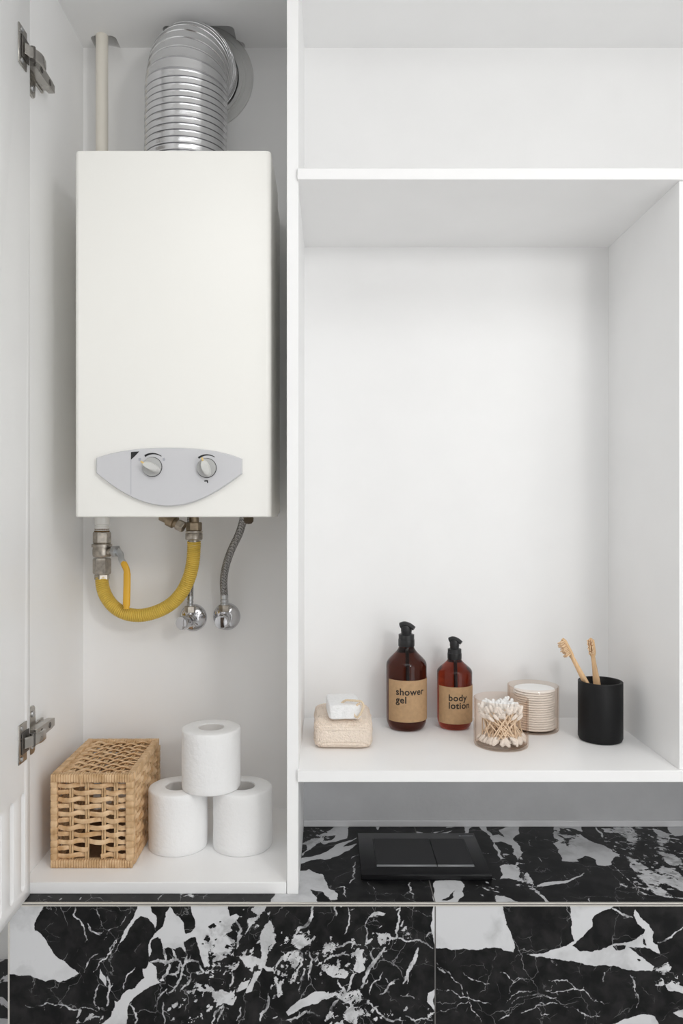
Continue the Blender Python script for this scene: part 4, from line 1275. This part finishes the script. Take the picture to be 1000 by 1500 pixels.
def bottle(px, R, yc, H, label, words, prof_y, m_amber, lab, txt, nozzle_deg):
    """prof_y: photo rows -> heights. lab: (z0, z1, a0, a1)."""
    x = (px - VX) / F * yc
    b = thing('pump_bottle', label, 'bottle', (x, yc, SH), 'brown pump bottles')
    s = lambda y: (prof_y['base'] - y) * yc / F
    zs = s(prof_y['shoulder']); zn = s(prof_y['neck']); zc0 = s(prof_y['collar0']); zc1 = s(prof_y['collar1']); zt = s(prof_y['top'])
    rn = R * .36
    prof = [(0, .0035), (R * .55, .0025), (R * .72, 0), (R * .80, .0008), (R * .90, .005), (R * .97, .012), (R, .019), (R, zs)]
    for k in range(1, 10):
        t = k / 9.0
        rr = R + (rn - R) * (t - .12 * math.sin(2 * PI * t)) * 1.0
        # rounded shoulder running into a concave neck
        rr = rn + (R - rn) * (0.5 + 0.5 * math.cos(PI * t ** .88))
        prof.append((rr, zs + (zn - zs) * t ** .95))
    prof += [(rn, zn + .001), (rn, zc0 + .004), (0, zc0 + .004)]
    MB().lathe((x, yc, SH), prof, 56).build('body', m_amber, b, angle=60)
    rc = R * .405
    col_ = MB()
    col_.lathe((x, yc, SH + zc0), [(rc * .96, 0), (rc, .001), (rc, (zc1 - zc0) * .55), (rc * .96, (zc1 - zc0) * .58), (rc * .96, zc1 - zc0 - .001), (rc * .8, zc1 - zc0)], 40)
    col_.build('collar', M_pump, b)
    # actuator: stem, head and short nozzle
    rs = R * .26
    hz0 = zc1
    hd_ = MB().lathe((x, yc, SH + hz0 - .002), [(rs, 0), (rs, .006), (rs * 1.05, .007), (rs * 1.05, (zt - hz0) * .62), (rs * .9, (zt - hz0) * .8)], 28)
    hd_.build('stem', M_pump, b)
    a = math.radians(nozzle_deg); ux, uy = math.cos(a), math.sin(a)
    c = Vector((x, yc, SH + zt))
    U_ = Vector((ux, uy, 0))
    hh = zt - hz0
    pts = catmull([c - U_ * rs * 1.0 + Vector((0, 0, -hh * .34)), c - U_ * rs * .3 + Vector((0, 0, -hh * .22)), c + U_ * rs * .7 + Vector((0, 0, -hh * .30)), c + U_ * rs * 1.55 + Vector((0, 0, -hh * .50))], 6)
    MB().tube(pts, [rs * (.98 - .42 * k / (len(pts) - 1)) for k in range(len(pts))], 14, ref=(0, 0, 1), flat=.75).build('nozzle', M_pump, b)
    MB().tube([(x + .001, yc, SH + zc0), (x + .0015, yc - .002, SH + zs * .7), (x + .004, yc - .004, SH + .012)], .0028, 10).build('dip_tube', M_pump, b)
    z0, z1, a0_, a1_ = lab
    z0, z1 = s(z0), s(z1)
    n = 40; RL = R + .0003
    vs, fs = [], []
    for r_ in (RL, RL + .00025):
        for z in (z0, z1):
            for k in range(n + 1):
                an = math.radians(-90 + a0_ + (a1_ - a0_) * k / n)
                vs.append((x + r_ * math.cos(an), yc + r_ * math.sin(an), SH + z))
    m = n + 1
    for k in range(n):
        fs += [(k, k + 1, m + k + 1, m + k), (2 * m + k, 3 * m + k, 3 * m + k + 1, 2 * m + k + 1), (k, 2 * m + k, 2 * m + k + 1, k + 1), (m + k, m + k + 1, 3 * m + k + 1, 3 * m + k)]
    fs += [(0, m, 3 * m, 2 * m), (n, 2 * m + n, 3 * m + n, m + n)]
    lb = MB().add(vs, fs).build('label', M_kraft, b, angle=60)
    lb['label'] = 'brown paper label reading ' + words.replace('\n', ' ')
    v, f = text_mesh(words, txt[2], txt[2] * .022)
    tx, ty = txt[0], s(txt[1])
    vs = []
    for (qx, qy, qz) in v:
        an = -PI / 2 + (tx + qx) / R
        vs.append((x + (RL + .0005) * math.cos(an), yc + (RL + .0005) * math.sin(an), SH + ty + qy))
    MB().add(vs, f).build('lettering', M_ink, lb, smooth=False)
    return b


sc1 = 1.4326 / F
bottle(595, .0377, 1.4326, .195, 'taller brown pump bottle with a shower gel label', 'shower\ngel',
       dict(base=1066, shoulder=973, neck=945, collar0=947, collar1=929, top=912), M_amber, (1051, 991.5, -64, 110), (-.0235, 1012, .0172), -25)
bottle(665.5, .0327, 1.436, .17, 'shorter brown pump bottle with a body lotion label', 'body\nlotion',
       dict(base=1064.5, shoulder=983, neck=962.5, collar0=965, collar1=949.5, top=932.5), M_amber2, (1054, 1001, -68, 110), (-.0165, 1020.5, .0165), -25)

# ------------------------------------------------------------------ sponge and pumice block


def superell(c, a, b, h, e1, e2, nu=140, nv=70, disp=None):
    """rounded box; c is the centre of the base"""
    vs, fs = [], []
    sg = lambda x, e: math.copysign(abs(x) ** e, x)
    for i in range(nv + 1):
        ph = -PI / 2 + PI * i / nv
        for k in range(nu):
            th = 2 * PI * k / nu
            x = a * sg(math.cos(ph), e1) * sg(math.cos(th), e2)
            y = b * sg(math.cos(ph), e1) * sg(math.sin(th), e2)
            z = h / 2 * sg(math.sin(ph), e1)
            p = Vector((x, y, z))
            if disp:
                p = disp(p)
            vs.append(Vector(c) + p + Vector((0, 0, h / 2)))
    for i in range(nv):
        for k in range(nu):
            k2 = (k + 1) % nu
            fs.append((i * nu + k, i * nu + k2, (i + 1) * nu + k2, (i + 1) * nu + k))
    return MB().add(vs, fs)


spc = (-.0105 + .0385 - .0075, 1.360, SH)
SPX = (502.5 - VX) / F * 1.31


def sponge_disp(p):
    q = p.copy()
    # sag and knit
    n = mnoise.noise((p.x * 30, p.y * 30, p.z * 40 + 4))
    n2 = math.sin((p.z + p.y) * 1250) * (.6 + .4 * math.sin(p.x * 1500 + 3 * math.sin(p.z * 300)))
    n3 = mnoise.noise((p.x * 400, p.y * 400, p.z * 400))
    q += p.normalized() * (n * .0020 + n2 * .0014 + n3 * .0007)
    top = max(0, p.z) / .024
    q.z += .004 * top * (1 - (p.x / .05) ** 2) * (1 - (p.y / .07) ** 2)
    if q.z < -.0238: q.z = -.0238
    return q


sp = superell((SPX, 1.366, SH), .0505, .070, .0475, .34, .30, 260, 110, sponge_disp).build('bath_sponge', M_sponge, None, (SPX, 1.366, SH), angle=80)
tag(sp, 'beige woven sisal bath sponge under the white pumice block', 'sponge')


def pum_disp(p):
    n = mnoise.noise((p.x * 60, p.y * 60, p.z * 60))
    n3 = mnoise.noise((p.x * 300, p.y * 300, p.z * 300))
    return p + p.normalized() * (n * .0010 + n3 * .0006)


PZ = SH + .0512
PXc, PYc = (502.5 - VX) / F * 1.315, 1.338
pm_root = thing('pumice_block', 'small white pumice block with a beige cord on the bath sponge', 'pumice stone', (PXc, PYc, PZ))
pmo = superell((0, 0, 0), .0275, .0425, .0255, .2, .2, 120, 60, pum_disp)
pmo.xform(Matrix.Translation((PXc, PYc, PZ)) @ Matrix.Rotation(math.radians(4), 4, 'Z'))
pmo.build('stone', M_pumice, pm_root, angle=80)
T = lambda px, py, d: P(px, py, d)
cd = catmull([P(500, 1030, 1.312), P(506, 1026, 1.308), P(514, 1026, 1.304), P(522, 1026.5, 1.300), P(529, 1028, 1.297), P(532.5, 1034, 1.294), P(530, 1041, 1.292), P(527, 1047, 1.292), P(523, 1051, 1.294), P(519.5, 1048, 1.298), P(519, 1040, 1.299), P(522.5, 1033, 1.299), P(527, 1030, 1.300)], 6)
MB().tube(cd, [.0019 + .0003 * math.sin(i * 2.4) for i in range(len(cd))], 10).build('cord', M_cord, pm_root)


# ------------------------------------------------------------------ glass jars
def jar(px, d, label, R=.0466, h=.0815):
    x = (px - VX) / F * d
    pr = [(0, 0), (R - .004, 0), (R - .001, .001), (R, .004), (R, h - .0006), (R - .0006, h), (R - .0014, h), (R - .002, h - .0006), (R - .002, .006), (R - .005, .0035), (0, .0035)]
    o = MB().lathe((x, d, SH), pr, 72).build('glass_jar', M_glass, None, (x, d, SH), angle=60)
    tag(o, label, 'jar', 'amber-tinted glass jars')
    return x


jx1, jd1 = jar(733.5, 1.3275, 'tinted glass jar full of cotton swabs, nearer the front edge'), 1.3275
jx2, jd2 = jar(780.5, 1.4240, 'tinted glass jar holding a stack of cotton pads'), 1.4240

pad_r = .0375
pm_ = MB().lathe((0, 0, 0), [(0, 0), (pad_r - .004, .0001), (pad_r - .0012, .0006), (pad_r, .0020), (pad_r - .0012, .0034), (pad_r - .004, .0040), (pad_r * .6, .0044), (0, .0043)], 48).mesh('cotton_pad', M_cotton, angle=80)
for k in range(17):
    o = link(bpy.data.objects.new('cotton_pad', pm_))
    o.location = (jx2 + .002 + random.uniform(-.0012, .0012), jd2 + random.uniform(-.001, .001), SH + .0037 + k * .0043 + ZC)
    o.rotation_euler = (0, 0, random.uniform(0, 6))
    last = k == 16
    tag(o, 'topmost round white cotton pad of the stack in the jar' if last else 'round white cotton pad inside the stack in the jar', 'cotton pad', 'cotton pads in the rear jar')

SL = .0735
stick_me = MB().lathe((0, 0, 0), [(.00115, .006), (.00115, SL - .006)], 8).mesh('swab_stick', M_stick)
tipp = [(0, 0), (.0020, .0006), (.0029, .0025), (.0031, .006), (.0026, .0105), (.0012, .0135)]
tip_a = MB().lathe((0, 0, 0), tipp, 10).mesh('cotton_tip', M_cotton, angle=80)
tip_b = MB().lathe((0, 0, SL), [(r, t) for r, t in tipp], 10, (0, 0, -1)).mesh('cotton_tip', M_cotton, angle=80)


def swab(p0, p1):
    d = (Vector(p1) - Vector(p0)).normalized()
    o = link(bpy.data.objects.new('cotton_swab', stick_me))
    o.location = (p0[0], p0[1], p0[2] + ZC)
    o.rotation_euler = d.to_track_quat('Z', 'Y').to_euler()
    tag(o, 'wooden cotton swab among the many in the front jar', 'cotton swab', 'cotton swabs in the front jar')
    for mm in (tip_a, tip_b):
        c = link(bpy.data.objects.new('cotton_tip', mm)); c.parent = o


rs_ = random.Random(5)
RI = .0425
for k in range(135):
    # lower ends spread over the jar floor, upper ends lean together into a loose crown
    a = rs_.uniform(0, 2 * PI)
    r0 = RI * math.sqrt(rs_.uniform(.15, 1.0))
    bxp, byp = r0 * math.cos(a), r0 * math.sin(a)
    for _ in range(40):
        a2 = rs_.uniform(0, 2 * PI)
        r1 = .0400 * math.sqrt(rs_.random())
        tx, ty = r1 * math.cos(a2), r1 * math.sin(a2)
        L2 = (tx - bxp) ** 2 + (ty - byp) ** 2
        if .030 ** 2 < L2 < .058 ** 2: break
    dz = math.sqrt(SL ** 2 - L2)
    z0 = SH + .0065 + rs_.uniform(0, .004)
    swab((jx1 + bxp, jd1 + byp, z0), (jx1 + tx, jd1 + ty, z0 + dz))
for (a, b) in (((-.028, -.029, .056), (.028, -.029, .009)), ((-.020, -.034, .060), (.030, -.025, .008)), ((.030, -.026, .058), (-.022, -.033, .008)), ((-.037, -.012, .058), (.018, -.035, .014))):
    A = Vector((jx1 + a[0], jd1 + a[1], SH + a[2])); B = Vector((jx1 + b[0], jd1 + b[1], SH + b[2]))
    swab(B, A)

# ------------------------------------------------------------------ tumbler and brushes
TX, TY, TR, THh = (879 - VX) / F * 1.357, 1.357, .0382, .1045
pr = [(0, 0), (TR - .006, 0), (TR - .002, .0012), (TR, .006), (TR, THh - .001), (TR - .001, THh), (TR - .0035, THh), (TR - .0045, THh - .001), (TR - .0045, .008), (0, .008)]
tag(MB().lathe((TX, TY, SH), pr, 72).build('toothbrush_tumbler', M_tumbler, None, (TX, TY, SH), angle=50),
    'matt black cylindrical tumbler holding two toothbrushes', 'tumbler')


def toothbrush(base, tip, face, label):
    """base: foot of the handle; tip: end of the head; face: direction the bristles point"""
    base, tip = Vector(base), Vector(tip)
    ax = (tip - base); L_ = ax.length; ax.normalize()
    f = Vector(face); f = (f - ax * f.dot(ax)).normalized()
    sd_ = ax.cross(f)
    t = thing('toothbrush', label, 'toothbrush', base, 'bamboo toothbrushes')
    n = 40
    pts, ws, hs = [], [], []
    vs, fs = [], []
    seg = 14
    for i in range(n + 1):
        u = i / n
        p = base + ax * (L_ * u)
        w = .0062
        th = .0036
        if u < .03: w *= .6 + 13 * u
        if .55 < u < .80:
            q = (u - .55) / .25; w = .0062 - .0026 * math.sin(q * PI / 2); th = .0036 - .0006 * q
        if u >= .80:
            q = (u - .80) / .20; w = .0036 + .0026 * math.sin(min(1, q * 3.5) * PI / 2); th = .0028
            if q > .85: w *= math.sqrt(max(.02, 1 - ((q - .85) / .15) ** 2))
        for k in range(seg):
            an = 2 * PI * k / seg
            c, s_ = math.cos(an), math.sin(an)
            vs.append(p + sd_ * (w * math.copysign(abs(c) ** .6, c)) + f * (th * math.copysign(abs(s_) ** .6, s_)))
    for i in range(n):
        for k in range(seg):
            k2 = (k + 1) % seg
            fs.append((i * seg + k, i * seg + k2, (i + 1) * seg + k2, (i + 1) * seg + k))
    fs += [tuple(range(seg))[::-1], tuple(n * seg + k for k in range(seg))]
    MB().add(vs, fs).build('handle', M_bamboo, t, angle=60)
    br = MB()
    rr = random.Random(3)
    for i in range(10):
        for j in (-1.2, 0, 1.2):
            u = .845 + .135 * i / 9
            p = base + ax * (L_ * u) + sd_ * (j * .0029)
            e = p + f * (.0125 + .0015 * math.sin(i * 1.9)) + ax * rr.uniform(-.001, .001) + sd_ * rr.uniform(-.0006, .0006)
            br.tube([p, p.lerp(e, .5), e], [.00085, .0010, .0012], 7, ref=tuple(sd_))
    br.build('bristles', M_bristle, t)


toothbrush((TX + .020, TY - .004, SH + .012), P(823.5, 935.5, 1.352), (-.9, -.5, -.35), 'bamboo toothbrush leaning far to the left in the black tumbler')
toothbrush((TX + .008, TY + .006, SH + .0115), P(864.5, 934.5, 1.372), (-.5, -.9, -.1), 'bamboo toothbrush standing almost upright in the black tumbler')

# ------------------------------------------------------------------ flush plate
FX0, FX1, FY0, FY1, FZ = .0535, .2665, 1.2440, 1.4060, LEDGE + .0095
fp = thing('flush_plate', 'black glass flush plate with two buttons on the marble ledge', 'flush plate', ((FX0 + FX1) / 2, (FY0 + FY1) / 2, LEDGE))
MB().box(FX0, FX1, FY0, FY1, LEDGE + .0005, FZ, .0008, 2).build('frame', M_plate, fp)
BX0, BXm, BX1, BY0, BY1 = .0806, .1812, .2425, 1.272, 1.378
for x0, x1 in ((BX0, BXm - .0007), (BXm + .0007, BX1)):
    bt = MB().box(x0, x1, BY0 + .0045, BY1, FZ - .002, FZ + .0016, .0004, 1).build('button', M_button, fp)
    MB().box(x0, x1, BY0, BY0 + .0045, FZ - .002, FZ + .0018, .0004, 1).build('chrome_strip', M_steel, bt)
MB().box(BX0 - .0012, BX1 + .0012, BY0 - .0012, BY1 + .0014, FZ - .001, FZ + .00025).build('recess', M_black, fp, smooth=False)
v, f = text_mesh('GEBERIT', .0054, .0001)
lx, ly = (675.5 - VX) / F * 1.393, 1.3905
MB().add([(lx + q[0], ly + q[1], FZ + .0003) for q in v] , f).build('lettering', M_greymark, fp, smooth=False)
MB().box(lx - .0042, lx - .0012, ly, ly + .0038, FZ - .0005, FZ + .0003).build('emblem', M_greymark, fp, smooth=False)
